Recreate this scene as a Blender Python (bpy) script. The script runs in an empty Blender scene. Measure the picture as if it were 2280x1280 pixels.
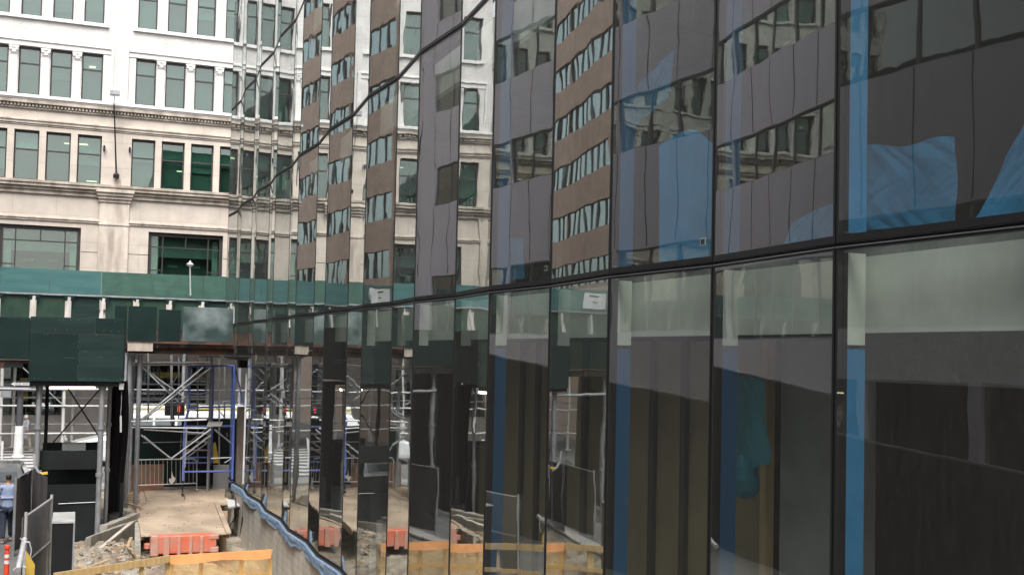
import bpy, bmesh, math, random
from mathutils import Vector, Matrix, noise
random.seed(7)
R = math.radians
# ------------------------------------------------------------------ camera
FPX, YAW, PITCH, ROLL, SHIFT = 2500.0, R(21.2), R(2.2), .0215, 55.0
_f = Vector((math.sin(YAW)*math.cos(PITCH), math.cos(YAW)*math.cos(PITCH), math.sin(PITCH)))
_r0 = Vector((math.cos(YAW), -math.sin(YAW), 0)); _u0 = _r0.cross(_f)
_r = _r0*math.cos(ROLL) + _u0*math.sin(ROLL); _u = -_r0*math.sin(ROLL) + _u0*math.cos(ROLL)
cam_d = bpy.data.cameras.new("camera"); cam = bpy.data.objects.new("camera", cam_d)
bpy.context.scene.collection.objects.link(cam)
M_ = Matrix.Identity(4)
for i in range(3):
    M_[i][0] = _r[i]; M_[i][1] = _u[i]; M_[i][2] = -_f[i]
cam.matrix_world = M_
cam_d.sensor_width = 36; cam_d.lens = FPX/2280*36; cam_d.shift_y = SHIFT/2280
cam_d.clip_start = .1; cam_d.clip_end = 3000
bpy.context.scene.camera = cam
# ------------------------------------------------------------------ sky, sun, exposure
SC = bpy.context.scene
w = bpy.data.worlds.new("World"); SC.world = w; w.use_nodes = True
nt = w.node_tree; bg = nt.nodes['Background']
sky = nt.nodes.new('ShaderNodeTexSky'); sky.sky_type = 'NISHITA'; sky.sun_disc = False
SUN_EL, SUN_ROT = R(56), R(198)
sky.sun_elevation = SUN_EL; sky.sun_rotation = SUN_ROT; sky.air_density = 1.5; sky.dust_density = 4
hs = nt.nodes.new('ShaderNodeHueSaturation'); hs.inputs['Saturation'].default_value = .22
nt.links.new(sky.outputs[0], hs.inputs['Color']); nt.links.new(hs.outputs[0], bg.inputs[0])
bg.inputs[1].default_value = .15
sd = bpy.data.lights.new("sun", 'SUN'); sd.energy = 1.4; sd.angle = R(25); sd.color = (1, .965, .92)
so = bpy.data.objects.new("sun", sd); SC.collection.objects.link(so)
# direction from which light comes: over the camera's back, slightly left
v = Vector((math.sin(SUN_ROT)*math.cos(SUN_EL), math.cos(SUN_ROT)*math.cos(SUN_EL), math.sin(SUN_EL)))
so.rotation_euler = v.to_track_quat('Z', 'Y').to_euler(); so.location = v*80
SC.view_settings.view_transform = 'Standard'; SC.view_settings.look = 'None'
SC.view_settings.exposure = 1.27; SC.view_settings.gamma = 1
cy = SC.cycles
cy.max_bounces = 9; cy.transparent_max_bounces = 16; cy.glossy_bounces = 5; cy.diffuse_bounces = 3
cy.caustics_reflective = False; cy.caustics_refractive = False; cy.sample_clamp_indirect = 4

# ------------------------------------------------------------------ places from the survey of the photograph (metres, eye at origin)
def ray(px, py): return _f + _r*((px-1140)/FPX) - _u*((py-640-SHIFT)/FPX)
def Y(px, py, y): d = ray(px, py); return d*(y/d.y)
def Z(px, py, z): d = ray(px, py); return d*(z/d.z)
def X(px, py, x): d = ray(px, py); return d*(x/d.x)
G = -5.2     # street level below the eye

# ------------------------------------------------------------------ helpers
class MB:
    def __init__(s): s.v = []; s.f = []; s.m = []
    def poly(s, pts, m=0):
        n = len(s.v); s.v += [tuple(p) for p in pts]; s.f.append(tuple(range(n, n+len(pts)))); s.m.append(m)
    def hexa(s, p, m=0):   # p: 8 corners, bottom 4 ccw then top 4 ccw
        n = len(s.v); s.v += [tuple(q) for q in p]
        for f in ((3,2,1,0),(4,5,6,7),(0,1,5,4),(1,2,6,5),(2,3,7,6),(3,0,4,7)):
            s.f.append(tuple(n+i for i in f)); s.m.append(m)
    def box(s, a, b, m=0):
        x0,x1 = sorted((a[0],b[0])); y0,y1 = sorted((a[1],b[1])); z0,z1 = sorted((a[2],b[2]))
        s.hexa([(x0,y0,z0),(x1,y0,z0),(x1,y1,z0),(x0,y1,z0),(x0,y0,z1),(x1,y0,z1),(x1,y1,z1),(x0,y1,z1)], m)
    def bar(s, p, q, wd, ht, m=0, up=(0,0,1)):
        p = Vector(p); q = Vector(q); d = (q-p).normalized(); up = Vector(up)
        if abs(d.dot(up)) > .98: up = Vector((0,1,0))
        a = d.cross(up).normalized()*wd/2; b = a.cross(d).normalized()*ht/2
        s.hexa([p-a-b, p+a-b, q+a-b, q-a-b, p-a+b, p+a+b, q+a+b, q-a+b], m)
    def cyl(s, p, q, r, r2=None, n=10, m=0, cap=True):
        p = Vector(p); q = Vector(q); d = (q-p).normalized(); r2 = r if r2 is None else r2
        up = Vector((0,0,1)) if abs(d.z) < .9 else Vector((1,0,0))
        a = d.cross(up).normalized(); b = d.cross(a)
        n0 = len(s.v)
        for c, rr in ((p, r), (q, r2)):
            for i in range(n):
                t = 2*math.pi*i/n; s.v.append(tuple(c + a*math.cos(t)*rr + b*math.sin(t)*rr))
        for i in range(n):
            j = (i+1) % n; s.f.append((n0+i, n0+n+i, n0+n+j, n0+j)); s.m.append(m)
        if cap:
            s.f.append(tuple(n0+i for i in range(n))); s.m.append(m)
            s.f.append(tuple(n0+n+i for i in reversed(range(n)))); s.m.append(m)
    def tube(s, pts, r, n=8, m=0):
        pts = [Vector(p) for p in pts]
        for a, b in zip(pts, pts[1:]): s.cyl(a, b, r, n=n, m=m)
    def lathe(s, c, prof, n=16, m=0):
        n0 = len(s.v); c = Vector(c)
        for r_, z_ in prof:
            for i in range(n):
                t = 2*math.pi*i/n; s.v.append((c.x+r_*math.cos(t), c.y+r_*math.sin(t), c.z+z_))
        for k in range(len(prof)-1):
            for i in range(n):
                j = (i+1) % n; s.f.append((n0+k*n+i, n0+k*n+j, n0+(k+1)*n+j, n0+(k+1)*n+i)); s.m.append(m)
        s.f.append(tuple(n0+i for i in reversed(range(n)))); s.m.append(m)
        s.f.append(tuple(n0+(len(prof)-1)*n+i for i in range(n))); s.m.append(m)
    def build(s, name, mats, parent=None, org=None, smooth=False, bevel=0, solid=0):
        o_ = Vector(org) if org is not None else (Vector(parent['_org']) if parent is not None else Vector((0,0,0)))
        me = bpy.data.meshes.new(name)
        me.from_pydata([tuple(Vector(p)-o_) for p in s.v], [], s.f)
        if not isinstance(mats, (list, tuple)): mats = [mats]
        for mt in mats: me.materials.append(mt)
        me.polygons.foreach_set('material_index', s.m)
        if smooth: me.polygons.foreach_set('use_smooth', [True]*len(s.f))
        me.update()
        o = bpy.data.objects.new(name, me); SC.collection.objects.link(o)
        o['_org'] = tuple(o_)
        if parent is not None: o.parent = parent
        else: o.location = o_
        if solid:
            md = o.modifiers.new('solid', 'SOLIDIFY'); md.thickness = solid; md.offset = 0
        if bevel:
            md = o.modifiers.new('bevel', 'BEVEL'); md.width = bevel; md.segments = 2; md.limit_method = 'ANGLE'
        return o
def tag(o, label, cat, group=None):
    o['label'] = label; o['category'] = cat
    if group: o['group'] = group
    return o
def thing(name, label, cat, base, group=None):
    o = bpy.data.objects.new(name, None); SC.collection.objects.link(o); o.empty_display_size = .2
    o.location = base; o['_org'] = tuple(base); return tag(o, label, cat, group)
def struct(o, kind='structure'): o['kind'] = kind; return o
def copy_thing(o, loc, label):
    c = o.copy(); SC.collection.objects.link(c); c.location = loc; c['label'] = label; c['_org'] = tuple(loc)
    for ch in o.children:
        d = ch.copy(); SC.collection.objects.link(d); d.parent = c
        for g in ch.children:
            e = g.copy(); SC.collection.objects.link(e); e.parent = d
    return c
def text(body, size, loc, rot, m, parent=None, ext=.002, name='lettering', align='CENTER'):
    cu = bpy.data.curves.new(name, 'FONT'); cu.body = body; cu.size = size; cu.extrude = ext
    cu.align_x = align; cu.align_y = 'CENTER'; cu.materials.append(m)
    o = bpy.data.objects.new(name, cu); SC.collection.objects.link(o); o.rotation_euler = rot
    bpy.context.view_layer.update(); me = bpy.data.meshes.new_from_object(o); o2 = bpy.data.objects.new(name, me); SC.collection.objects.link(o2); o2.rotation_euler = rot; bpy.data.objects.remove(o); o = o2
    if parent is not None:
        o.parent = parent; o.location = Vector(loc)-Vector(parent['_org']); o['_org'] = parent['_org']
    else: o.location = loc
    return o

# ------------------------------------------------------------------ materials
MATS = {}
def mat(name, col, rough=.7, col2=None, scale=3., detail=6, metal=0, bump=0, bscale=30., stretch=(1,1,1),
        dirt=None, dirt_amt=.5, dirt_scale=1., dirt_stretch=(1,1,1), spec=.5, emit=None, es=1, thr=(.4,.62), coat=0):
    m = bpy.data.materials.new(name); m.use_nodes = True; n = m.node_tree.nodes; l = m.node_tree.links
    b = n['Principled BSDF']; b.inputs['Roughness'].default_value = rough; b.inputs['Metallic'].default_value = metal
    b.inputs['Specular IOR Level'].default_value = spec; b.inputs['Coat Weight'].default_value = coat
    tc = n.new('ShaderNodeTexCoord')
    def mapped(st):
        mp = n.new('ShaderNodeMapping'); mp.inputs['Scale'].default_value = st; l.new(tc.outputs['Object'], mp.inputs[0]); return mp.outputs[0]
    def noise(sc, st, det=detail):
        t = n.new('ShaderNodeTexNoise'); t.inputs['Scale'].default_value = sc; t.inputs['Detail'].default_value = det
        l.new(mapped(st), t.inputs['Vector']); return t.outputs['Fac']
    def ramp(fac, a, c, lo=0., hi=1.):
        r = n.new('ShaderNodeValToRGB'); r.color_ramp.elements[0].color = (*a, 1); r.color_ramp.elements[1].color = (*c, 1)
        r.color_ramp.elements[0].position = lo; r.color_ramp.elements[1].position = hi; l.new(fac, r.inputs[0]); return r.outputs[0]
    if col2 is None: col2 = tuple(c*.82 for c in col)
    out = ramp(noise(scale, stretch), col2, col, .3, .7)
    if dirt:
        mx = n.new('ShaderNodeMixRGB'); mx.inputs[2].default_value = (*dirt, 1); l.new(out, mx.inputs[1])
        f = ramp(noise(dirt_scale, dirt_stretch, 8), (0,0,0), (dirt_amt,)*3, *thr)
        l.new(f, mx.inputs[0]); out = mx.outputs[0]
    l.new(out, b.inputs['Base Color'])
    if bump:
        bp = n.new('ShaderNodeBump'); bp.inputs['Strength'].default_value = min(1, bump); bp.inputs['Distance'].default_value = .02
        l.new(noise(bscale, stretch), bp.inputs['Height']); l.new(bp.outputs[0], b.inputs['Normal'])
    if emit:
        b.inputs['Emission Color'].default_value = (*emit, 1); b.inputs['Emission Strength'].default_value = es
    MATS[name] = m; return m
def brickmat(name, col, col2, mortar, bw, bh, ms, rough=.85, rot=None, bump=.4, stain=None, offset=.5, stain_amt=.6, bias=0):
    """masonry with courses; rot says which way the wall faces ('y': wall in XZ, 'x': wall in YZ)"""
    m = bpy.data.materials.new(name); m.use_nodes = True; n = m.node_tree.nodes; l = m.node_tree.links
    b = n['Principled BSDF']; b.inputs['Roughness'].default_value = rough
    tc = n.new('ShaderNodeTexCoord'); sp = n.new('ShaderNodeSeparateXYZ'); cb = n.new('ShaderNodeCombineXYZ')
    l.new(tc.outputs['Object'], sp.inputs[0]); l.new(sp.outputs[0 if rot == 'y' else 1], cb.inputs[0]); l.new(sp.outputs[2], cb.inputs[1])
    t = n.new('ShaderNodeTexBrick'); l.new(cb.outputs[0], t.inputs['Vector'])
    t.inputs['Scale'].default_value = 1; t.inputs['Brick Width'].default_value = bw; t.inputs['Row Height'].default_value = bh
    t.inputs['Mortar Size'].default_value = ms; t.inputs['Mortar Smooth'].default_value = .3; t.offset = offset; t.inputs['Bias'].default_value = bias
    t.inputs['Color1'].default_value = (*col, 1); t.inputs['Color2'].default_value = (*col2, 1); t.inputs['Mortar'].default_value = (*mortar, 1)
    out = t.outputs['Color']
    nz = n.new('ShaderNodeTexNoise'); nz.inputs['Scale'].default_value = 1.3; nz.inputs['Detail'].default_value = 8; l.new(tc.outputs['Object'], nz.inputs['Vector'])
    mx = n.new('ShaderNodeMixRGB'); mx.blend_type = 'MULTIPLY'; mx.inputs[0].default_value = .5
    rr = n.new('ShaderNodeValToRGB'); rr.color_ramp.elements[0].color = (.6,.6,.6,1); rr.color_ramp.elements[0].position = .3; rr.color_ramp.elements[1].position = .7
    l.new(nz.outputs['Fac'], rr.inputs[0]); l.new(out, mx.inputs[1]); l.new(rr.outputs[0], mx.inputs[2]); out = mx.outputs[0]
    if stain:
        mp = n.new('ShaderNodeMapping'); mp.inputs['Scale'].default_value = (1.6,1.6,.22); l.new(tc.outputs['Object'], mp.inputs[0])
        n2 = n.new('ShaderNodeTexNoise'); n2.inputs['Scale'].default_value = 1.4; n2.inputs['Detail'].default_value = 9; l.new(mp.outputs[0], n2.inputs['Vector'])
        r2 = n.new('ShaderNodeValToRGB'); r2.color_ramp.elements[0].position = .48; r2.color_ramp.elements[1].position = .75; r2.color_ramp.elements[1].color = (stain_amt,)*3+(1,)
        l.new(n2.outputs['Fac'], r2.inputs[0])
        m3 = n.new('ShaderNodeMixRGB'); m3.inputs[2].default_value = (*stain, 1); l.new(r2.outputs[0], m3.inputs[0]); l.new(out, m3.inputs[1]); out = m3.outputs[0]
    l.new(out, b.inputs['Base Color'])
    bp = n.new('ShaderNodeBump'); bp.inputs['Strength'].default_value = bump; bp.inputs['Distance'].default_value = .01; bp.invert = True
    l.new(t.outputs['Fac'], bp.inputs['Height']); l.new(bp.outputs[0], b.inputs['Normal'])
    MATS[name] = m; return m
def glassmat(name, tint, r0=.16, power=2.3, bumpd=.0012, gcol=(1,1,1), dirt=.03, wave=1., bs=(1,1,1)):
    m = bpy.data.materials.new(name); m.use_nodes = True; n = m.node_tree.nodes; l = m.node_tree.links
    n.remove(n['Principled BSDF']); out = n['Material Output']
    tr = n.new('ShaderNodeBsdfTransparent'); tr.inputs[0].default_value = (*tint, 1)
    gl = n.new('ShaderNodeBsdfGlossy'); gl.inputs['Roughness'].default_value = .0; gl.inputs[0].default_value = (*gcol, 1)
    tc = n.new('ShaderNodeTexCoord'); mp = n.new('ShaderNodeMapping'); mp.inputs['Scale'].default_value = bs
    l.new(tc.outputs['Object'], mp.inputs[0])
    n1 = n.new('ShaderNodeTexNoise'); n1.inputs['Scale'].default_value = .75*wave; n1.inputs['Detail'].default_value = 2.2; n1.inputs['Roughness'].default_value = .45
    l.new(mp.outputs[0], n1.inputs['Vector'])
    bp = n.new('ShaderNodeBump'); bp.inputs['Strength'].default_value = 1; bp.inputs['Distance'].default_value = bumpd
    l.new(n1.outputs['Fac'], bp.inputs['Height']); l.new(bp.outputs[0], gl.inputs['Normal'])
    ge = n.new('ShaderNodeNewGeometry'); dt = n.new('ShaderNodeVectorMath'); dt.operation = 'DOT_PRODUCT'
    l.new(ge.outputs['Normal'], dt.inputs[0]); l.new(ge.outputs['Incoming'], dt.inputs[1])
    def math_(op, a, c):
        q = n.new('ShaderNodeMath'); q.operation = op
        for i, s_ in enumerate((a, c)):
            if isinstance(s_, (int, float)): q.inputs[i].default_value = s_
            elif s_ is not None: l.new(s_, q.inputs[i])
        return q.outputs[0]
    ab = math_('ABSOLUTE', dt.outputs['Value'], None); inv = math_('SUBTRACT', 1., ab); pw = math_('POWER', inv, power)
    fac = math_('ADD', math_('MULTIPLY', pw, 1-r0), r0)
    mx = n.new('ShaderNodeMixShader'); l.new(fac, mx.inputs[0]); l.new(tr.outputs[0], mx.inputs[1]); l.new(gl.outputs[0], mx.inputs[2])
    last = mx.outputs[0]
    if dirt:  # pale diffuse layer: dirt, and a painted haze that lifts the dark panes
        df = n.new('ShaderNodeBsdfDiffuse'); df.inputs[0].default_value = (.45,.43,.4,1)
        mp2 = n.new('ShaderNodeMapping'); mp2.inputs['Scale'].default_value = (16,16,3.5); l.new(tc.outputs['Object'], mp2.inputs[0])
        n2 = n.new('ShaderNodeTexNoise'); n2.inputs['Scale'].default_value = 1.5; n2.inputs['Detail'].default_value = 9; l.new(mp2.outputs[0], n2.inputs['Vector'])
        f2 = math_('MULTIPLY', math_('ADD', n2.outputs['Fac'], .55), dirt)
        m2 = n.new('ShaderNodeMixShader'); l.new(f2, m2.inputs[0]); l.new(last, m2.inputs[1]); l.new(df.outputs[0], m2.inputs[2]); last = m2.outputs[0]
    l.new(last, out.inputs[0]); MATS[name] = m; return m
def plasticmat(name, col, alpha=.6, bump=.6, bscale=5, rough=.25):
    m = mat(name, col, rough, scale=2.5, bump=bump, bscale=bscale)
    n = m.node_tree.nodes; l = m.node_tree.links
    b = n['Principled BSDF']; tr = n.new('ShaderNodeBsdfTransparent'); tr.inputs[0].default_value = (*[min(1, c*1.3+.25) for c in col], 1)
    mx = n.new('ShaderNodeMixShader'); mx.inputs[0].default_value = alpha
    l.new(tr.outputs[0], mx.inputs[1]); l.new(b.outputs[0], mx.inputs[2]); l.new(mx.outputs[0], n['Material Output'].inputs[0]); return m
def meshmat(name, col, cell=.05, wire=.09, axes=(1,2), diag=True, metal=.6):
    """woven / chain-link: wires with real gaps"""
    m = mat(name, col, .5, metal=metal); n = m.node_tree.nodes; l = m.node_tree.links
    b = n['Principled BSDF']; tc = n.new('ShaderNodeTexCoord'); sp = n.new('ShaderNodeSeparateXYZ'); l.new(tc.outputs['Object'], sp.inputs[0])
    def mt(op, a, c=None):
        q = n.new('ShaderNodeMath'); q.operation = op
        for i, s_ in enumerate((a, c)):
            if isinstance(s_, (int, float)): q.inputs[i].default_value = s_
            elif s_ is not None: l.new(s_, q.inputs[i])
        return q.outputs[0]
    a, c = sp.outputs[axes[0]], sp.outputs[axes[1]]
    if diag: a, c = mt('ADD', a, c), mt('SUBTRACT', a, c)
    fa = mt('LESS_THAN', mt('FRACT', mt('DIVIDE', a, cell)), wire); fc = mt('LESS_THAN', mt('FRACT', mt('DIVIDE', c, cell)), wire)
    fac = mt('MAXIMUM', fa, fc); tr = n.new('ShaderNodeBsdfTransparent'); mx = n.new('ShaderNodeMixShader')
    l.new(fac, mx.inputs[0]); l.new(tr.outputs[0], mx.inputs[1]); l.new(b.outputs[0], mx.inputs[2]); l.new(mx.outputs[0], n['Material Output'].inputs[0]); return m

M = MATS
brickmat('white_brick', (.70,.67,.64), (.63,.61,.59), (.50,.485,.47), .22, .075, .012, rot='y', stain=(.5,.46,.42), stain_amt=.25)
mat('white_paint', (.70,.68,.66), .6, dirt=(.5,.47,.43), dirt_amt=.3, dirt_stretch=(1,1,.3), bump=.1)
brickmat('limestone', (.56,.495,.43), (.52,.46,.40), (.40,.35,.30), 2.05, 1.32, .012, rot='y', stain=(.38,.32,.26), stain_amt=.35, offset=.5, bump=.5)
mat('limestone_trim', (.58,.51,.44), .8, dirt=(.23,.19,.15), dirt_amt=.75, dirt_scale=1.1, dirt_stretch=(2,1,.35), thr=(.42,.7), bump=.2)
mat('stained_ledge', (.50,.44,.375), .85, dirt=(.18,.145,.11), dirt_amt=.7, dirt_scale=1.6, dirt_stretch=(1.4,1,.45), thr=(.38,.62), bump=.3)
mat('stone_base', (.56,.51,.465), .8, dirt=(.36,.33,.30), dirt_amt=.5, bump=.2)
mat('bronze_frame', (.035,.033,.032), .45)
mat('black_metal', (.012,.012,.013), .35)
mat('gasket', (.008,.008,.009), .5)
mat('frame_edge', (.45,.46,.47), .35, metal=.9)
mat('blind_teal', (.20,.30,.265), .8, (.16,.25,.22), scale=.8, stretch=(1,1,.6)); mat('blind_pale', (.46,.52,.49), .8); mat('blind_dim', (.085,.115,.105), .8, (.06,.09,.08), scale=.9); mat('blind_mid', (.13,.19,.17), .8, (.10,.15,.14), scale=.9)
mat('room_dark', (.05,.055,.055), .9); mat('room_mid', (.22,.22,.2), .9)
mat('soffit', (.90,.91,.82), .7)
glassmat('office_glass', (.60,.74,.69), r0=.09, power=3, bumpd=.0016, dirt=.0)
glassmat('curtain_glass', (.88,.95,.92), r0=.055, power=2.1, bumpd=.0032, gcol=(.87,.905,.90), dirt=.044)  # dirt amount here also carries the painted milky veil
glassmat('curtain_inner', (1,1,1), r0=.0, power=4, bumpd=.0005, dirt=0)
glassmat('strip_glass', (.25,.30,.28), r0=.28, power=1.6, bumpd=.005, gcol=(.70,.74,.68), dirt=0)
glassmat('brick_strip_glass', (.30,.34,.32), r0=.32, power=1.6, bumpd=.007, gcol=(.50,.60,.60), dirt=0)
mat('purple_panel', (.52,.47,.50), .75, (.47,.425,.45), scale=1.2, stretch=(1,3,.3), bump=.2, bscale=6)
mat('purple_joint', (.05,.045,.05), .8)
brickmat('orange_brick', (.72,.51,.40), (.63,.44,.34), (.52,.43,.36), .25, .09, .012, rot='x', stain=(.42,.29,.23), stain_amt=.45)
mat('strip_frame', (.10,.10,.105), .5)
mat('blind_white', (.55,.55,.52), .8)
brickmat('block_wall', (.63,.585,.50), (.56,.52,.45), (.42,.39,.34), .41, .205, .012, rot='x', stain=(.2,.18,.15), stain_amt=.5, bump=.6)
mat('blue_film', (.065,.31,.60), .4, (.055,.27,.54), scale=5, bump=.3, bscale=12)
mat('blue_film_shaded', (.03,.135,.29), .4, (.025,.115,.25), scale=5, bump=.3, bscale=12)  # same film as blue_film, the dimmer look of farther mullions put into its colour
mat('blue_flashing', (.13,.215,.335), .6, (.095,.17,.28), scale=7, bump=.35, bscale=9, dirt=(.28,.32,.37), dirt_amt=.5, dirt_scale=6, spec=.6)
plasticmat('blue_plastic', (.05,.36,.68), .62, bump=.5, bscale=5, rough=.18)
plasticmat('blue_plastic_thick', (.045,.38,.74), .85, bump=.5, bscale=5, rough=.18)
plasticmat('teal_plastic', (.04,.32,.42), .6, bump=.4, bscale=4)
plasticmat('orange_mesh_folded', (.95,.42,.16), .9, bump=.3, bscale=20, rough=.5)
plasticmat('orange_mesh', (.95,.55,.30), .30, bump=.4, bscale=30, rough=.5)
mat('drywall_olive', (.27,.22,.12), .85, (.22,.18,.10), scale=2, bump=.2)
mat('stud_dark', (.04,.036,.03), .8)
mat('timber', (.55,.38,.18), .75, (.42,.28,.12), scale=4, stretch=(4,4,.5), bump=.3)
mat('raw_concrete', (.32,.32,.31), .9, (.22,.22,.21), scale=2.5, bump=.6, bscale=18, dirt=(.35,.35,.33), dirt_amt=.5, dirt_stretch=(.3,.3,2.5))
mat('shed_teal', (.030,.115,.115), .55, (.024,.09,.092), scale=2, stretch=(.6,1,4), dirt=(.06,.15,.14), dirt_amt=.5, dirt_scale=1.2, dirt_stretch=(.5,1,3), bump=.15)
mat('shed_green', (.036,.105,.078), .6, (.028,.08,.06), scale=2, stretch=(.6,1,4), dirt=(.02,.05,.04), dirt_amt=.5, dirt_scale=2, bump=.15)
mat('shed_dark', (.005,.0175,.0155), .5, (.0038,.014,.0125), scale=3, stretch=(.7,1,4), dirt=(.012,.032,.029), dirt_amt=.35, dirt_scale=1.5, bump=.12, spec=.2)
mat('shed_dark_worn', (.0065,.021,.0185), .55, (.0043,.016,.014), scale=2, stretch=(.5,1,5), dirt=(.02,.04,.037), dirt_amt=.5, dirt_scale=1.7, dirt_stretch=(.4,1,3), bump=.2, spec=.25)
mat('shed_olive', (.020,.048,.036), .65, (.014,.035,.026), scale=2, stretch=(3,1,.6), dirt=(.03,.06,.03), dirt_amt=.4, spec=.25)
mat('sheet_metal', (.05,.085,.08), .28, (.035,.06,.058), scale=1.2, dirt=(.30,.36,.36), dirt_amt=.8, dirt_scale=.9, thr=(.5,.75), metal=.4, bump=.25, bscale=3)
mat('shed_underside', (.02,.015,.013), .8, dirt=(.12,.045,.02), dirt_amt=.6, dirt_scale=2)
mat('pale_post', (.60,.59,.565), .5, dirt=(.3,.28,.25), dirt_amt=.4)
mat('galvanised', (.36,.375,.40), .4, (.27,.28,.30), scale=8, metal=.35, dirt=(.16,.15,.14), dirt_amt=.4, dirt_scale=4)
mat('galv_pale', (.55,.55,.56), .45, metal=.3, dirt=(.25,.23,.2), dirt_amt=.3, dirt_scale=5)
mat('blue_steel', (.11,.20,.66), .4, (.08,.16,.55), scale=10, dirt=(.25,.25,.28), dirt_amt=.5, dirt_scale=14)
mat('hoard_black', (.012,.0125,.015), .55, (.009,.010,.011), scale=2, dirt=(.016,.024,.022), dirt_amt=.6, dirt_scale=.8, spec=.2)
mat('cabinet_top', (.32,.32,.31), .6, dirt=(.5,.5,.48), dirt_amt=.5, dirt_scale=4)
mat('netting', (.012,.011,.012), .9, bump=.15, bscale=9, spec=.1)
meshmat('chain_link', (.50,.51,.53), .09, .22, axes=(1,2), metal=0)
mat('windscreen', (.06,.057,.06), .9, (.035,.034,.036), scale=3, stretch=(1,1,.4), bump=.3, bscale=5, dirt=(.09,.075,.07), dirt_amt=.5)
mat('plywood', (.50,.395,.29), .75, (.43,.33,.24), scale=1.8, stretch=(.7,3,1), dirt=(.24,.18,.13), dirt_amt=.65, dirt_scale=1.1, dirt_stretch=(1,.6,1), bump=.25, bscale=12)
mat('plywood_dark', (.22,.145,.095), .75, (.15,.10,.07), scale=2.5, stretch=(3,1,.8), dirt=(.33,.13,.07), dirt_amt=.6, dirt_scale=2)
mat('lumber', (.50,.36,.22), .75, (.38,.27,.16), scale=5, stretch=(1,3,1), dirt=(.18,.13,.09), dirt_amt=.5, dirt_scale=5)
mat('red_plastic', (.66,.16,.085), .5, (.56,.13,.07), scale=3, dirt=(.38,.22,.17), dirt_amt=.6, dirt_scale=3, bump=.08)
mat('red_plastic_dusty', (.50,.30,.24), .6, (.42,.25,.20), scale=6, dirt=(.5,.14,.08), dirt_amt=.5, dirt_scale=5)
mat('orange_plastic', (.80,.07,.02), .4); mat('reflective_white', (.75,.75,.75), .4)
mat('asphalt', (.13,.128,.125), .85, (.10,.098,.096), scale=14, bump=.2, bscale=60, dirt=(.18,.175,.17), dirt_amt=.6, dirt_scale=.5)
mat('sidewalk', (.36,.345,.33), .85, (.28,.27,.26), scale=2, bump=.2, bscale=50, dirt=(.17,.16,.15), dirt_amt=.5, dirt_scale=1)
mat('road_paint', (.80,.79,.77), .7, dirt=(.4,.39,.38), dirt_amt=.4, dirt_scale=6)
mat('dirt', (.24,.19,.145), .95, (.15,.115,.085), scale=4, bump=1, bscale=16, dirt=(.36,.32,.25), dirt_amt=.8, dirt_scale=1.3)
mat('broken_concrete', (.40,.375,.33), .9, (.29,.27,.235), scale=5, bump=.9, bscale=12, dirt=(.2,.17,.13), dirt_amt=.6, dirt_scale=2)
mat('car_white', (.74,.75,.76), .25, spec=.6, coat=.6, dirt=(.6,.6,.6), dirt_amt=.2)
mat('car_silver', (.66,.67,.68), .25, spec=.6, coat=.6)
glassmat('car_glass', (.10,.13,.13), r0=.12, power=3, bumpd=.0002, dirt=0)
mat('tyre', (.015,.015,.016), .8); mat('rim', (.35,.35,.36), .35, metal=.8)
mat('lamp_glow', (.9,.85,.75), .5, emit=(1,.86,.66), es=5)
mat('shop_glow', (.2,.11,.03), .5, emit=(1,.5,.14), es=.05)
mat('red_glow', (.5,.02,.02), .5, emit=(1,.05,.05), es=.5)
mat('white_glow', (.8,.8,.8), .5, emit=(1,.98,.9), es=6)
mat('yellow_stripe', (.70,.58,.05), .5); mat('yellow_plastic', (.75,.52,.06), .5, bump=.3, bscale=10)
mat('paper', (.72,.68,.62), .8); mat('white_board', (.60,.60,.59), .7, dirt=(.4,.4,.4), dirt_amt=.4, dirt_scale=3)
mat('sign_black', (.02,.02,.02), .5); mat('sign_white', (.78,.78,.77), .5)
mat('skin', (.36,.21,.14), .55); mat('hair', (.012,.010,.009), .6)
mat('shirt_blue', (.26,.31,.45), .85, (.22,.27,.40), scale=8, bump=.4, bscale=9); mat('denim', (.022,.028,.05), .9, bump=.3)
mat('shoe', (.40,.37,.34), .6); mat('coat_grey', (.36,.36,.41), .85, bump=.3); mat('khaki', (.40,.36,.30), .85); mat('hood_pale', (.52,.47,.42), .8)
mat('cable', (.06,.058,.055), .6); mat('concrete_pole', (.07,.07,.078), .7); mat('wood_post', (.34,.30,.25), .8, dirt=(.18,.15,.12), dirt_amt=.5, dirt_scale=6, dirt_stretch=(1,1,.3))
mat('hydrant', (.30,.30,.31), .5); mat('caution', (.5,.33,.05), .6)

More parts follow.
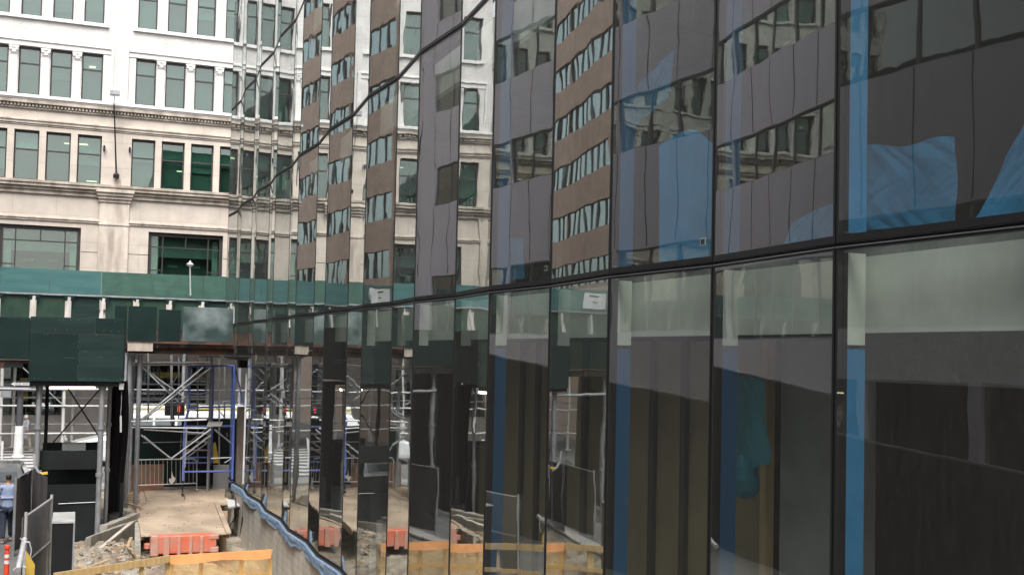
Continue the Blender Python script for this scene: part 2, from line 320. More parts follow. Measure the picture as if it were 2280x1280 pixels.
# ------------------------------------------------------------------ generic wall with openings
class Face:
    """local frame on an upright wall: u along the wall, z up, d = outward offset"""
    def __init__(s, o, u, n): s.o = Vector(o); s.u = Vector(u); s.n = Vector(n)
    def p(s, u, z, d=0): q = s.o + s.u*u + s.n*d; return (q.x, q.y, z)
    def box(s, mb, u0, u1, z0, z1, d0, d1, m=0):
        c = [s.p(u0,z0,d1), s.p(u1,z0,d1), s.p(u1,z0,d0), s.p(u0,z0,d0), s.p(u0,z1,d1), s.p(u1,z1,d1), s.p(u1,z1,d0), s.p(u0,z1,d0)]
        if s.u.cross(Vector((0,0,1))).dot(s.n) < 0: c = [c[1],c[0],c[3],c[2],c[5],c[4],c[7],c[6]]
        mb.hexa(c, m)
    def wall(s, mb, u0, u1, z0, z1, holes, depth=.3, m=0, mr=None, d=0):
        mr = m if mr is None else mr
        us = sorted({u0,u1,*[h[0] for h in holes],*[h[1] for h in holes]}); zs = sorted({z0,z1,*[h[2] for h in holes],*[h[3] for h in holes]})
        us = [q for q in us if u0 <= q <= u1]; zs = [q for q in zs if z0 <= q <= z1]
        flip = s.u.cross(Vector((0,0,1))).dot(s.n) < 0
        def quad(pts, mm): mb.poly(pts[::-1] if flip else pts, mm)
        for i in range(len(us)-1):
            for j in range(len(zs)-1):
                cu, cz = (us[i]+us[i+1])/2, (zs[j]+zs[j+1])/2
                if any(h[0] < cu < h[1] and h[2] < cz < h[3] for h in holes): continue
                quad([s.p(us[i],zs[j],d), s.p(us[i+1],zs[j],d), s.p(us[i+1],zs[j+1],d), s.p(us[i],zs[j+1],d)], m)
        for a, b, c, e in holes:
            quad([s.p(a,c,d), s.p(b,c,d), s.p(b,c,d-depth), s.p(a,c,d-depth)], mr)
            quad([s.p(b,e,d), s.p(a,e,d), s.p(a,e,d-depth), s.p(b,e,d-depth)], mr)
            quad([s.p(a,e,d), s.p(a,c,d), s.p(a,c,d-depth), s.p(a,e,d-depth)], mr)
            quad([s.p(b,c,d), s.p(b,e,d), s.p(b,e,d-depth), s.p(b,c,d-depth)], mr)

# ------------------------------------------------------------------ ground
def sheet(name, x0, x1, y0, y1, z, m, step=None):
    mb = MB(); mb.poly([(x0,y0,z),(x1,y0,z),(x1,y1,z),(x0,y1,z)]); return struct(mb.build(name, m))
mb = MB()
for (a,b,c,d) in ((-900,-.45,-900,1200),(5.45,900,-900,1200),(-.45,5.45,-900,16),(-.45,5.45,43.2,1200)):
    mb.poly([(a,c,G),(b,c,G),(b,d,G),(a,d,G)])
struct(mb.build('ground', M['asphalt']))
# sidewalks (kerb is a real step)
for nm, a, b in (('sidewalk', (-5.4,61,G+.004), (40,66,G+.16)), ('sidewalk', (-12,-40,G+.004), (-9.6,45,G+.16))):
    mb = MB(); mb.box(a, b); struct(mb.build(nm, M['sidewalk'], bevel=.02))
mb = MB()
mb.box((-.95,-30,G+.004), (-.5,43,G+.10)); mb.box((-2.3,43.2,G+.004),(12,45,G+.10)); struct(mb.build('sidewalk', M['sidewalk'], bevel=.02))
# crosswalk bars, long along the cross street
mb = MB()
for k in range(9):
    y = 46.6+k*1.45; mb.box((-5.6,y,G+.004),(-1.0,y+.62,G+.008))
struct(mb.build('crosswalk', M['road_paint']))
mb = MB(); mb.box((-3.2,60.0,G+.004),(12,60.25,G+.008)); struct(mb.build('road_line', M['road_paint']))
# excavated strip between fence and new building
def pit_z(x, y):
    t = max(0, min(1, (x+.45)/5.6)); z = -5.35-.85*t**1.2
    if y > 41.8: z = G-.02
    z += .10*math.sin(x*2.3+y*.9)*math.cos(y*1.7) + .05*math.sin(x*7+y*5)
    if x < 2.0 and 26 < y < 34: z += .28*math.exp(-((x-1.1)**2/.5+(y-31.2)**2/2.4))
    return z
mb = MB(); nx, ny = 60, 150; idx = {}
for i in range(nx+1):
    for j in range(ny+1):
        x = -.45+5.9*i/nx; y = 16+27.2*j/ny; edge = i in (0,nx) or j in (0,ny)
        z = pit_z(x,y)+random.uniform(-.03,.03)
        if edge: z = G
        idx[i,j] = len(mb.v); mb.v.append((x,y,min(z, G)))
for i in range(nx):
    for j in range(ny): mb.f.append((idx[i,j],idx[i+1,j],idx[i+1,j+1],idx[i,j+1])); mb.m.append(0)
struct(mb.build('excavated_ground', M['dirt'], smooth=True))

# ------------------------------------------------------------------ white corner building across the street
WB = Face((0,62,0), (1,0,0), (0,-1,0))
white = thing('white_building', 'white painted brick office building on a tan limestone base, seen beyond the glass building', 'building', (5,62,G))
X0, X1, PER = -5.4, 30.0, 7.17
bays = [-4.77+PER*k for k in range(5)]
rows = [('stone', 8.43, 10.95, 1.18, 0, 1.19), ('pil', 12.78, 15.23, 1.03, .07, 1.03)] + [('brick', 16.83+4.05*k, 19.3+4.05*k, .98, .06, 1) for k in range(3)]
wins = []
for b0 in bays:
    if b0 > 25: continue
    for kind, z0, z1, wd, off, _ in rows:
        for c in range(4):
            cx = b0+.6+1.505*c; wins.append((kind, cx-wd/2, cx+wd/2, z0, z1, b0, c))
big = [(b0+1.0, b0+4.84, 2.3, 6.1) for b0 in bays if b0 < 25]
mb = MB(); WB.wall(mb, X0, X1, -.6, 12.1, [w_[1:5] for w_ in wins if w_[0]=='stone']+big, .34)
mb.poly([(X0,62,-.6),(X0,62,12.1),(X0,71,12.1),(X0,71,-.6)]); mb.build('limestone_wall', M['limestone'], white)
mb = MB(); WB.wall(mb, X0, X1, 12.1, 28, [w_[1:5] for w_ in wins if w_[0]!='stone'], .30)
mb.poly([(X0,62,12.1),(X0,62,28),(X0,71,28),(X0,71,12.1)]); mb.poly([(X0,62,28),(X1,62,28),(X1,71,28),(X0,71,28)])
mb.poly([(X1,62,-5.2),(X1,71,-5.2),(X1,71,28),(X1,62,28)]); mb.poly([(X1,71,-5.2),(X0,71,-5.2),(X0,71,28),(X1,71,28)]); mb.build('brick_wall', M['white_brick'], white)
# street level: stone base, dark shop windows, piers
mb = MB(); WB.wall(mb, X0, X1, G, -.6, [(b0-.55+0, b0+4.2, -3.55, -.75) for b0 in bays if b0 < 25], .4)
mb.poly([(X0,62,G),(X0,62,-.6),(X0,71,-.6),(X0,71,G)]); mb.build('street_wall', M['stone_base'], white)
for b0 in bays[:3]:
    mb = MB(); WB.box(mb, b0-.55, b0+4.2, -3.55, -.75, -.39, -.37); sw = mb.build('shop_window', M['office_glass'], white)
    mb = MB()
    for t in range(5): WB.box(mb, b0-.55+t*1.16, b0-.49+t*1.16, -3.55, -.75, -.36, -.30)
    WB.box(mb, b0-.55, b0+4.2, -.95, -.75, -.36, -.29); mb.build('frame', M['bronze_frame'], sw)
    mb = MB(); WB.box(mb, b0-.55, b0+4.2, -3.55, -.75, -3.2, -3.1); mb.build('backdrop_wall', M['room_dark'], sw)
mb = MB(); WB.box(mb, 3.9, 7.6, -1.62, -1.3, -1.2, -1.15); mb.build('lit_display', M['shop_glow'], white)
mb = MB(); WB.box(mb, -2.6, -2.2, -2.9, -1.7, -1.5, -1.45); mb.build('lit_display', M['shop_glow'], white)
# dark rooms behind the openings, one deep block per storey
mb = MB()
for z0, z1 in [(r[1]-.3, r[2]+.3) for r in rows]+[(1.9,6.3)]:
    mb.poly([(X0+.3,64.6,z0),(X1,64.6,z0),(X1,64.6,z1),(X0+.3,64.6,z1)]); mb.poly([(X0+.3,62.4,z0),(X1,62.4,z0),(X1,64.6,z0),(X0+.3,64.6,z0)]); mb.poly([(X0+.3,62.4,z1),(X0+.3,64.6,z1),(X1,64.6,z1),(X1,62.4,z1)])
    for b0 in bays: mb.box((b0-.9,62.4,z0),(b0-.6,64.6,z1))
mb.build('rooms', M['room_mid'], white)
# windows
rnd = random.Random(11)
for kind, a, b, c, e, b0, col in wins:
    fr = MB(); D0, D1 = -.30, -.20
    if kind == 'stone': D0, D1 = -.33, -.24
    t = .075
    WB.box(fr, a, a+t, c, e, D0, D1); WB.box(fr, b-t, b, c, e, D0, D1)
    WB.box(fr, a+t, b-t, c, c+t*.9, D0, D1); WB.box(fr, a+t, b-t, e-t*1.5, e, D0, D1)
    zt = c+(e-c)*(.60 if kind=='stone' else .64); WB.box(fr, a+t, b-t, zt, zt+.075, D0, D1-.01)
    g = MB(); WB.box(g, a+t, b-t, c+.06, e-t*1.5, D0+.03, D0+.045)
    win = g.build('window', M['office_glass'], white); fr.build('frame', M['bronze_frame'], win)
    q = rnd.random(); drop = rnd.choice([1,1,.95,.35,.6,.2,.45,.8]) if kind!='pil' else rnd.choice([.3,.35,1,.36,.6])
    mm = M['blind_teal'] if q < .48 else (M['blind_pale'] if q < .56 else (M['blind_mid'] if q < .78 else M['blind_dim']))
    if drop < .97: lo_ = MB(); WB.box(lo_, a+.04, b-.04, c+.02, e-(e-c)*drop, D0-.22, D0-.21); lo_.build('blind', rnd.choice([M['blind_dim'], M['blind_mid']]), win)
    bl = MB(); WB.box(bl, a+.04, b-.04, e-(e-c)*drop, e-.02, D0-.12, D0-.11); bl.build('blind', mm, win)
    if kind == 'pil' and col < 3 or kind == 'pil' and col == 3: pass
for a, b, c, e in big:
    if a > 20: continue
    fr = MB(); D0, D1 = -.33, -.22
    WB.box(fr, a, a+.17, c, e, D0, D1); WB.box(fr, b-.17, b, c, e, D0, D1); WB.box(fr, a+.17, b-.17, e-.2, e, D0, D1)
    for u in (a+.72, b-.78): WB.box(fr, u, u+.06, c, e-.2, D0, D1-.02)
    WB.box(fr, (a+b)/2-.03, (a+b)/2+.03, e-.75, e-.2, D0, D1-.02)
    WB.box(fr, a+.17, b-.17, e-.80, e-.74, D0, D1-.015)
    for u0, u1 in ((a+.17,a+.72),(b-.72,b-.17)): WB.box(fr, u0, u1, e-2.02, e-1.97, D0, D1-.02)
    g = MB(); WB.box(g, a+.17, b-.17, c, e-.2, D0+.03, D0+.045); win = g.build('window', M['office_glass'], white)
    fr.build('frame', M['bronze_frame'], win)
    bl = MB(); WB.box(bl, a+.2, a+.55, c, e-.3, D0-.2, D0-.18); WB.box(bl, b-.5, b-.2, c, e-.3, D0-.2, D0-.18); bl.build('curtain', M['blind_white'], win)
    bl = MB(); WB.box(bl, a+.5, b-.5, e-1.25, e-.2, D0-.5, D0-.48); bl.build('blind', M['blind_pale'], win)
    bl = MB(); WB.box(bl, a+.2, b-.2, c, e-1.25, D0-1.0, D0-.98); bl.build('backdrop', M['blind_mid'], win)
    for q_ in (a+1.1, a+2.3): bl = MB(); WB.box(bl, q_, q_+.5, e-1.75, e-1.62, D0-.97, D0-.94); bl.build('ceiling_light', M['blind_white'], win)
# cornices and mouldings
def course(name, prof, m, u0=X0-.12, u1=X1, dent=None, brk=True):
    mb = MB()
    for z0, z1, d in prof: WB.box(mb, u0-(d*.5), u1, z0, z1, -.05, d)
    if dent:
        z0, z1, d, sp = dent; u = u0
        while u < 12: WB.box(mb, u, u+sp*.55, z0, z1, 0, d); u += sp
    return mb.build(name, m, white, bevel=.012)
course('cornice', [(12.54,12.70,.34),(12.47,12.54,.28)], M['white_paint'])
course('cornice', [(12.28,12.47,.26),(12.02,12.10,.10)], M['stained_ledge'], dent=(12.12,12.26,.19,.17))
course('string_course', [(11.42,11.52,.16),(11.28,11.42,.10),(11.20,11.25,.05)], M['limestone_trim'])
course('cornice', [(8.24,8.38,.42),(8.08,8.24,.36),(7.92,8.08,.22),(7.72,7.92,.12)], M['stained_ledge'])
course('string_course', [(6.46,6.54,.12),(6.36,6.46,.07)], M['limestone_trim'])
for b0 in bays:                      # piers between the big windows, with capitals
    if b0 > 25: continue
    u0, u1 = b0+4.84+.85, b0+4.84+.85+1.46
    if b0 == bays[0]:
        mb = MB(); WB.box(mb, -5.4, -4.9, 2, 7.72, 0, .14); mb.build('pilaster', M['limestone_trim'], white, bevel=.01)
    u0 = b0+5.70; u1 = b0+7.16
    mb = MB(); WB.box(mb, u0, u1, 1.9, 6.30, -.02, .15); WB.box(mb, u0-.03, u1+.03, 6.30, 6.40, -.02, .19); WB.box(mb, u0, u1, 6.40, 7.5, -.02, .13)
    for k in range(4):
        WB.box(mb, u0-.06-.05*k, u1+.06+.05*k, 7.5+.16*k, 7.66+.16*k, -.02, .2+.09*k)
    mb.build('pilaster', M['limestone_trim'], white, bevel=.012)
    for z_ in (3.35, 4.85):
        mb = MB(); WB.box(mb, b0+4.86, u0-.02, z_, z_+.03, -.05, .006); WB.box(mb, u1+.02, b0+PER+1.0, z_, z_+.03, -.05, .006); mb.build('joint', M['bronze_frame'], white)
for b0 in bays:                      # moulded surround and small columns of the second window row
    if b0 > 12: continue
    mb = MB(); a, b = b0-.08, b0+5.8
    for i_, (gr, d) in enumerate(((.34,.07),(.28,.11))):
        WB.box(mb, a-gr, a-gr+.07, 12.70, 15.58+.07*(1-i_), 0, d); WB.box(mb, b+gr-.07, b+gr, 12.70, 15.58+.07*(1-i_), 0, d)
        WB.box(mb, a-gr+.07, b+gr-.07, 15.50+.07*(1-i_), 15.58+.07*(1-i_), 0, d)
    WB.box(mb, a-.2, b+.2, 15.24, 15.5, 0, .04); mb.build('window_surround', M['white_paint'], white, bevel=.01)
    for c in range(3):
        u = b0+.6+1.505*c+.7525
        mb = MB(); WB.box(mb, u-.18, u+.18, 12.9, 14.75, -.02, .07); WB.box(mb, u-.22, u+.22, 12.72, 12.90, -.02, .10)
        WB.box(mb, u-.2, u+.2, 14.75, 14.80, -.02, .09); WB.box(mb, u-.19, u+.19, 14.80, 15.08, -.02, .11); WB.box(mb, u-.24, u+.24, 15.08, 15.16, -.02, .15)
        for s_ in (-1, 1):
            mb.cyl(WB.p(u+s_*.15, 15.0, .06), WB.p(u+s_*.15, 15.0, .20), .07, n=10); mb.cyl(WB.p(u+s_*.07, 14.88, .06), WB.p(u+s_*.07, 14.88, .16), .05, n=8)
        mb.build('pilaster', M['white_paint'], white, bevel=.008)
for k in range(3):                   # sills of the upper rows
    for b0 in bays:
        if b0 > 12: continue
        mb = MB(); z = 16.83+4.05*k; WB.box(mb, b0-.12, b0+5.85, z-.20, z-.02, 0, .14); mb.build('sill', M['white_paint'], white, bevel=.01)

# floodlight mast on the white building, street lamp on the shed
t = thing('floodlight', 'dark floodlight on a thin slanting pole fixed to the white building between two window groups', 'lamp', Y(261,395,61.9))
mb = MB(); mb.cyl(Y(259,390,61.85), Y(254,232,61.0), .045, .032); mb.build('pole', M['black_metal'], t)
mb = MB(); mb.lathe(Y(259,392,61.8), [(.05,-.16),(.15,-.12),(.16,.06),(.08,.16)], n=12); mb.build('bracket', M['black_metal'], t)
mb = MB(); mb.bar(Y(254,232,61.0), Y(255,214,61.0), .05, .05); a = Y(245,207,61.0); b = Y(267,209,61.0); mb.bar(a, b, .5, .2); mb.build('lamp_head', M['galvanised'], t)
t = thing('street_lamp', 'slim pale lamp post with a dome head on the teal far shed', 'street lamp', Y(424,658,56.0))
mb = MB(); mb.cyl(Y(424,658,56.0), Y(423,592,56.0), .04, .03); mb.build('pole', M['galv_pale'], t)
mb = MB(); c = Y(423,594,56.0); mb.lathe(c, [(.03,-.02),(.08,.02),(.18,.10),(.15,.16),(.05,.22),(.03,.30)], n=14); mb.build('lamp_head', M['galv_pale'], t, smooth=True)

# ------------------------------------------------------------------ buildings on the left, seen in the new glass
PB = Face((-12,0,0), (0,1,0), (1,0,0))
purple = thing('panelled_building', 'grey purple panelled office block with ribbon windows, mirrored in the nearer glass panes', 'building', (-12,15,G))
bandz = [(7.72,9.75),(12.6,14.65),(17.5,19.5)]
holes = [(-38+9.25*k+.02, -38+9.25*(k+1)-.02, a, b) for k in range(10) for a, b in bandz] + [(-38+9.25*k+.15, -38+9.25*(k+1)-.15, .95, 4.02) for k in range(10)] + [(4.6+3.7*k, 4.6+3.7*k+3.4, -4.6, -.42) for k in range(6)]
mb = MB(); PB.wall(mb, -40, 60, G, 21.8, holes, .25); mb.poly([(-12,60,G),(-12,60,21.8),(-40,60,21.8),(-40,60,G)][::-1]); mb.poly([(-12,-40,21.8),(-12,60,21.8),(-40,60,21.8),(-40,-40,21.8)]); mb.poly([(-12,-40,G),(-12,-40,21.8),(-40,-40,21.8),(-40,-40,G)]); mb.poly([(-40,-40,G),(-40,60,G),(-40,60,21.8),(-40,-40,21.8)]); mb.build('wall', M['purple_panel'], purple)
mb = MB(); y = -38
while y < 60:
    prev = 4.1
    for a, b in bandz: PB.box(mb, y-.02, y+.02, prev, a-.02, -.01, .012); prev = b+.02
    PB.box(mb, y-.02, y+.02, prev, 21.8, -.01, .012); y += 1.85
mb.build('panel_joints', M['purple_joint'], purple)
for h in holes:
    g = MB(); PB.box(g, h[0], h[1], h[2], h[3], -.20, -.18); wn = g.build('window', M['strip_glass'], purple)
    if h[3] < 0: continue
    f = MB()
    for k in range(6): u = h[0]+(h[1]-h[0])*k/5; PB.box(f, max(h[0],u-.04), min(h[1],u+.04), h[2]+.06, h[3]-.06, -.18, -.12)
    PB.box(f, h[0], h[1], h[2], h[2]+.06, -.18, -.12); PB.box(f, h[0], h[1], h[3]-.06, h[3], -.18, -.12); f.build('frame', M['strip_frame'], wn)
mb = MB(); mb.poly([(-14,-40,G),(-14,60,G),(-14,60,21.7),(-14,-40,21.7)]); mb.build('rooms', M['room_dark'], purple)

OB = Face((-12,0,0), (0,1,0), (1,0,0))
brick = thing('brick_building', 'orange brown brick office building with white ribbon windows, mirrored in the glass facade', 'building', (-12,80,G))
holes = [(61.15+9*k, 61.3+9*(k+1)-.12, 4.4-3.4+3.4*n_, 6.0-3.4+3.4*n_) for k in range(7) for n_ in range(8)]
mb = MB(); OB.wall(mb, 61, 125, G, 26, holes, .22); mb.poly([(-12,61,G),(-40,61,G),(-40,61,26),(-12,61,26)]); mb.poly([(-12,61,26),(-40,61,26),(-40,125,26),(-12,125,26)]); mb.poly([(-12,125,G),(-12,125,26),(-40,125,26),(-40,125,G)]); mb.build('wall', M['orange_brick'], brick)
for h in holes:
    g = MB(); OB.box(g, h[0], h[1], h[2], h[3], -.16, -.14); wn = g.build('window', M['brick_strip_glass'], brick)
    f = MB()
    for k in range(8): u = h[0]+(h[1]-h[0])*k/7; OB.box(f, max(h[0],u-.05), min(h[1],u+.05), h[2], h[3], -.14, -.07)
    f.build('frame', M['strip_frame'], wn)
    bl = MB()
    for k in range(7):
        if rnd.random() < .14: u = h[0]+(h[1]-h[0])*k/7; OB.box(bl, u+.1, u+1.1, h[3]-rnd.choice([.5,.9,1.5]), h[3], -.3, -.28)
    if bl.v: bl.build('blind', M['blind_white'], wn)
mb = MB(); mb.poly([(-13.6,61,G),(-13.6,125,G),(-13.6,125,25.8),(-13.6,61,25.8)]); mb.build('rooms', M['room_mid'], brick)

# ------------------------------------------------------------------ the new glass building
gb = thing('glass_building', 'new glass curtain wall building of folded mirror panes with blue wrapped mullions inside', 'building', (7,20,G))
Y0, P = 6.91, 1.787
NY = [6.76, 8.64, 10.48, 12.30, 14.10, 15.90, 17.69, 19.46]
def node(k): return Vector((5.2-(.059 if k % 2 == 0 else -.059), NY[k] if 0 <= k < 8 else Y0+P*k-(.12 if k < 0 else 0), 0))
LV = [-4.50, .855, 4.93, 8.90, 12.95]
def ring(mb, pt, z0, z1, w_, bl, bt, bs, d0, d1):
    pt_ = lambda u, z, d: pt(u, z, d)
    def bx(u0,u1,za,zb): mb.hexa([pt(u0,za,d0),pt(u1,za,d0),pt(u1,za,d1),pt(u0,za,d1),pt(u0,zb,d0),pt(u1,zb,d0),pt(u1,zb,d1),pt(u0,zb,d1)])
    bx(0,bs,z0,z1); bx(w_-bs,w_,z0,z1); bx(bs,w_-bs,z0,z0+bl); bx(bs,w_-bs,z1-bt,z1)
for k in range(-3, 20):
    a, b = node(k), node(k+1); t = (b-a).normalized(); nn = Vector((-t.y, t.x, 0)); wd = (b-a).length
    g0 = .008
    A = a+t*g0; W_ = wd-2*g0
    def pt(u, z, d): q = A+t*u+nn*d; return (q.x, q.y, z)
    for lv in range(4):
        z0, z1 = LV[lv]+.012, LV[lv+1]-.012
        if k >= 17 and lv == 0: z0 = -.30
        g = MB()
        g.poly([pt(W_,z0,0), pt(0,z0,0), pt(0,z1,0), pt(W_,z1,0)], 0)
        g.poly([pt(0,z0,-.03), pt(W_,z0,-.03), pt(W_,z1,-.03), pt(0,z1,-.03)], 1)
        g.poly([pt(0,z0,0), pt(0,z0,-.03), pt(0,z1,-.03), pt(0,z1,0)], 2); g.poly([pt(W_,z0,-.03), pt(W_,z0,0), pt(W_,z1,0), pt(W_,z1,-.03)], 2)
        g.poly([pt(0,z0,-.03), pt(0,z0,0), pt(W_,z0,0), pt(W_,z0,-.03)], 2); g.poly([pt(0,z1,0), pt(0,z1,-.03), pt(W_,z1,-.03), pt(W_,z1,0)], 2)
        wn = g.build('window', [M['curtain_glass'], M['curtain_inner'], M['gasket']], gb)
        f = MB(); ring(f, pt, z0, z1, W_, .055, .03, .022, .003, -.05); f.build('frame', M['gasket'], wn)
        if lv == 0:
            f = MB(); f.hexa([pt(0,z1-.012,.004),pt(W_,z1-.012,.004),pt(W_,z1-.012,.010),pt(0,z1-.012,.010),pt(0,z1-.004,.004),pt(W_,z1-.004,.004),pt(W_,z1-.004,.010),pt(0,z1-.004,.010)]); f.build('trim', M['frame_edge'], wn)
for k in range(-3, 21):                # mullion tubes, blue protective film on their faces
    q = node(k); mb = MB()
    if k <= 17:
        mb.box((q.x+.052,q.y-.03,-4.5), (q.x+.09,q.y+.03,.8), 0); mb.box((q.x+.09,q.y-.028,-4.45), (q.x+.25,q.y+.028,.10+.03*math.sin(k*3)), 1); mb.box((q.x+.09,q.y-.026,.13), (q.x+.25,q.y+.026,.8), 2)
    for z0, z1 in ((.95,4.8),(5.02,8.78),(9.0,12.8)):
        mb.box((q.x+.052,q.y-.03,z0), (q.x+.09,q.y+.03,z1), 0); mb.box((q.x+.09,q.y-.028,z0), (q.x+.25,q.y+.028,z1), 1)
    mb.build('mullion', [M['black_metal'], M['blue_film'] if k <= 0 else (M['blue_film_shaded'] if k in (1,2,4) else M['black_metal']), M['soffit'] if k <= 8 else M['room_dark']], gb)
mb = MB()                              # slabs, spandrels and upper storey
for i, z in enumerate(LV[1:]): mb.box((5.62,1.2,z-.30),(20,42.6,z+.04))
mb.box((5.62,1.2,-4.75),(20,37.2,-4.52)); mb.build('floor_slab', M['raw_concrete'], gb)
for z in LV[1:4]:
    mb = MB(); mb.box((5.50,1.2,z-.63),(5.60,37.3 if z < 1 else 42.6,z-.06)); mb.build('spandrel_panel', M['soffit'], gb)
mb = MB(); mb.box((5.30,1.2,LV[4]-.02),(20,42.62,LV[4]+.9)); mb.build('parapet', M['black_metal'], gb)
mb = MB(); mb.box((5.23,37.35,-.36),(20,42.66,-.315)); mb.box((5.15,42.68,-.31),(20,42.74,12.9)); mb.box((5.4,37.34,-4.5),(20,37.44,-.37)); mb.build('soffit', M['black_metal'], gb)
mb = MB(); mb.box((9.5,1.2,-4.5),(9.7,42.5,.55)); mb.box((9.5,1.2,.9),(9.7,42.5,12.6)); mb.box((5.6,1.0,-4.7),(20,1.18,12.9)); mb.build('core_wall', M['room_dark'], gb)
mb = MB(); mb.box((20,1.2,-5.2),(20.3,42.6,12.9)); mb.build('rear_wall', M['room_dark'], gb)
mb = MB(); mb.box((6.45,2,-.16),(6.9,8.15,.5)); mb.build('beam', M['raw_concrete'], gb)
# interior partition behind the lower panes: sheathing with dark steel studs, one yellow timber post, a concrete column
mb = MB(); mb.box((6.3,9.42,-4.5),(6.36,17.6,.2)); mb.build('partition', M['drywall_olive'], gb)
def at_wall(px, x): return X(px, 900, x).y
for px in (1160,1195,1452,1522,1240,1300): 
    y = at_wall(px, 6.25); mb = MB(); mb.box((6.24,y-.055,-4.5),(6.296,y+.055,.2)); mb.build('stud', M['stud_dark'], gb)
y = at_wall(1709, 6.2); mb = MB(); mb.box((6.16,y-.05,-4.5),(6.25,y+.05,.2)); mb.build('timber_post', M['timber'], gb)
mb = MB(); mb.box((6.27,8.2,-4.5),(6.7,9.05,.2)); mb.build('column', M['raw_concrete'], gb, bevel=.01)
mb = MB(); mb.box((7.0,4,4.0),(7.4,12,4.62)); mb.build('duct', M['room_mid'], gb)
mb = MB(); mb.box((8.3,3,1.0),(8.8,7.6,4.6)); mb.build('partition', M['room_mid'], gb)
for px, py in ((1565,538),(1215,597)):
    k = 1 if px > 1400 else 3
    c = X(px, py, (node(k+1) if 1 else node(k)).x-.012) ; c = X(px, py, node(k).x+ (node(k+1).x-node(k).x)*((c.y-node(k).y)/(node(k+1).y-node(k).y))-.008)
    mb = MB(); mb.box((c.x-.002,c.y-.045,c.z-.032),(c.x+.002,c.y+.045,c.z+.032),0); mb.box((c.x-.004,c.y-.034,c.z-.024),(c.x-.002,c.y+.034,c.z+.024),1); mb.build('label_plate', [M['sign_white'], M['sign_black']], gb)
# foundation wall and blue flashing below the glass
mb = MB(); mb.box((5.16,12,-7.0),(5.44,38.75,-4.62)); mb.build('block_wall', M['block_wall'], gb)
mb = MB(); nseg = 220; prev = None
for i in range(nseg+1):
    y = 38.9-(38.9-13)*i/nseg; k = (y-Y0)/P; f0 = math.floor(k); fr_ = k-f0; gx = node(f0).x*(1-fr_)+node(f0+1).x*fr_
    drop = .21+.012*math.sin(y*2.1)+.01*math.sin(y*5.3)+random.uniform(-.008,.008)+(.045 if int(y/1.1)%2 else 0)
    bul = .006*math.sin(y*3.7)+(.009 if i%6 == 0 else (-.007 if i%11 == 3 else 0))+random.uniform(-.004,.004)
    row = [(gx+.02,y,-4.50),(gx-.06+bul*.4,y,-4.515),(gx-.095+bul*.6,y,-4.535),(gx-.100-bul,y,-4.60),(gx-.098+bul*1.2,y,-4.50-drop*.75),(gx-.102-bul,y,-4.50-drop)]
    if prev:
        for j in range(5): mb.poly([prev[j],row[j],row[j+1],prev[j+1]])
    prev = row
mb.build('flashing', M['blue_flashing'], gb)
mb = MB(); nodes_ = [node(k) for k in range(3,19)]
for a, b in zip(nodes_, nodes_[1:]):
    if b.y > 39: b = a+(b-a)*((38.9-a.y)/(b.y-a.y))
    mb.bar((a.x-.01,a.y,-4.50),(b.x-.01,b.y,-4.50),.07,.05)
mb.build('sill', M['black_metal'], gb)
# posts under the overhang
mb = MB(); a = Y(530,905,41.5); b = Y(548,1090,41.5); mb.box((a.x,41.4,G),(b.x,41.75,a.z)); tag(mb.build('post', M['wood_post'], org=(a.x,41.5,G), bevel=.01), 'weathered grey timber post standing under the overhanging glass corner', 'post')
mb = MB(); a = Y(531,786,40.2); b = Y(556,819,40.2); mb.box((a.x,40,b.z),(b.x,40.5,-.37)); mb.build('soffit_box', M['black_metal'], gb, bevel=.01)
mb = MB(); a = Y(549,820,38.6); mb.box((a.x-.02,38.6,-4.5),(a.x+.05,38.68,-.8)); mb.build('door_jamb', M['sign_white'], gb)

# ------------------------------------------------------------------ far sidewalk shed along the white building
t = thing('sidewalk_shed', 'long teal and green plywood shed on white pipes before the white building', 'shed', (0,57,G))
FY = 57.0
x = -13.2; i = 0
seam = [Y(p, 630, FY).x for p in (-480,-370,-245,-122,2,110,226,340,453,566)]
xs = [-13.2] + seam[:0] + [-11.0,-8.4,-5.75] + [Y(p,630,FY).x for p in (0,110,226,340,453)] + [8.4,10.9,13.4]
for a, b in zip(xs, xs[1:]):
    mb = MB(); o_ = random.uniform(-.012,.012); zt = 3.58+random.uniform(-.02,.02)
    mb.box((a+.006,FY+o_,2.44),(b-.006,FY+.02+o_,zt)); mb.build('parapet_panel', M['shed_teal'] if a < Y(220,630,FY).x else M['shed_green'], t)
mb = MB(); mb.box((-13.2,FY-.03,2.36),(13.4,FY+.06,2.44)); mb.build('ledge', M['galvanised'], t)
bx = [Y(p, 680, 56.8).x for p in (73,150,228,303,377,450)]; stp = (bx[-1]-bx[0])/5
brx = [bx[0]+stp*k for k in range(-6, 11)]
for q in brx:                        # slanted pale outriggers with dark gussets
    mb = MB(); mb.bar((q-.10,FY+.02,1.15),(q+.05,FY-.06,2.30),.13,.16, 0); mb.box((q-.03,FY-.10,1.18),(q+.03,FY-.02,2.3))
    o = mb.build('outrigger', M['pale_post'], t)
    mb = MB(); n = len(mb.v); y_ = FY-.12; pts = [(q-.30,2.37),(q+.38,2.37),(q+.10,2.12),(q,2.12)]
    mb.poly([(a,y_,b) for a,b in pts][::-1]); mb.poly([(a,y_+.03,b) for a,b in pts]); mb.build('gusset', M['shed_dark'], o)
for a, b in zip([-13.2]+brx, brx+[13.4]):
    mb = MB(); mb.box((a+.14,FY+.10,.9),(b-.14,FY+.13,2.40)); mb.build('fascia_panel', M['shed_olive'] if int(a*10)%3 else M['shed_dark_worn'], t)
mb = MB(); mb.box((-13.2,FY+.16,.95),(13.4,61.6,1.15)); mb.box((-13.2,FY+.15,.2),(13.4,FY+.45,.9)); mb.build('deck', M['shed_underside'], t)
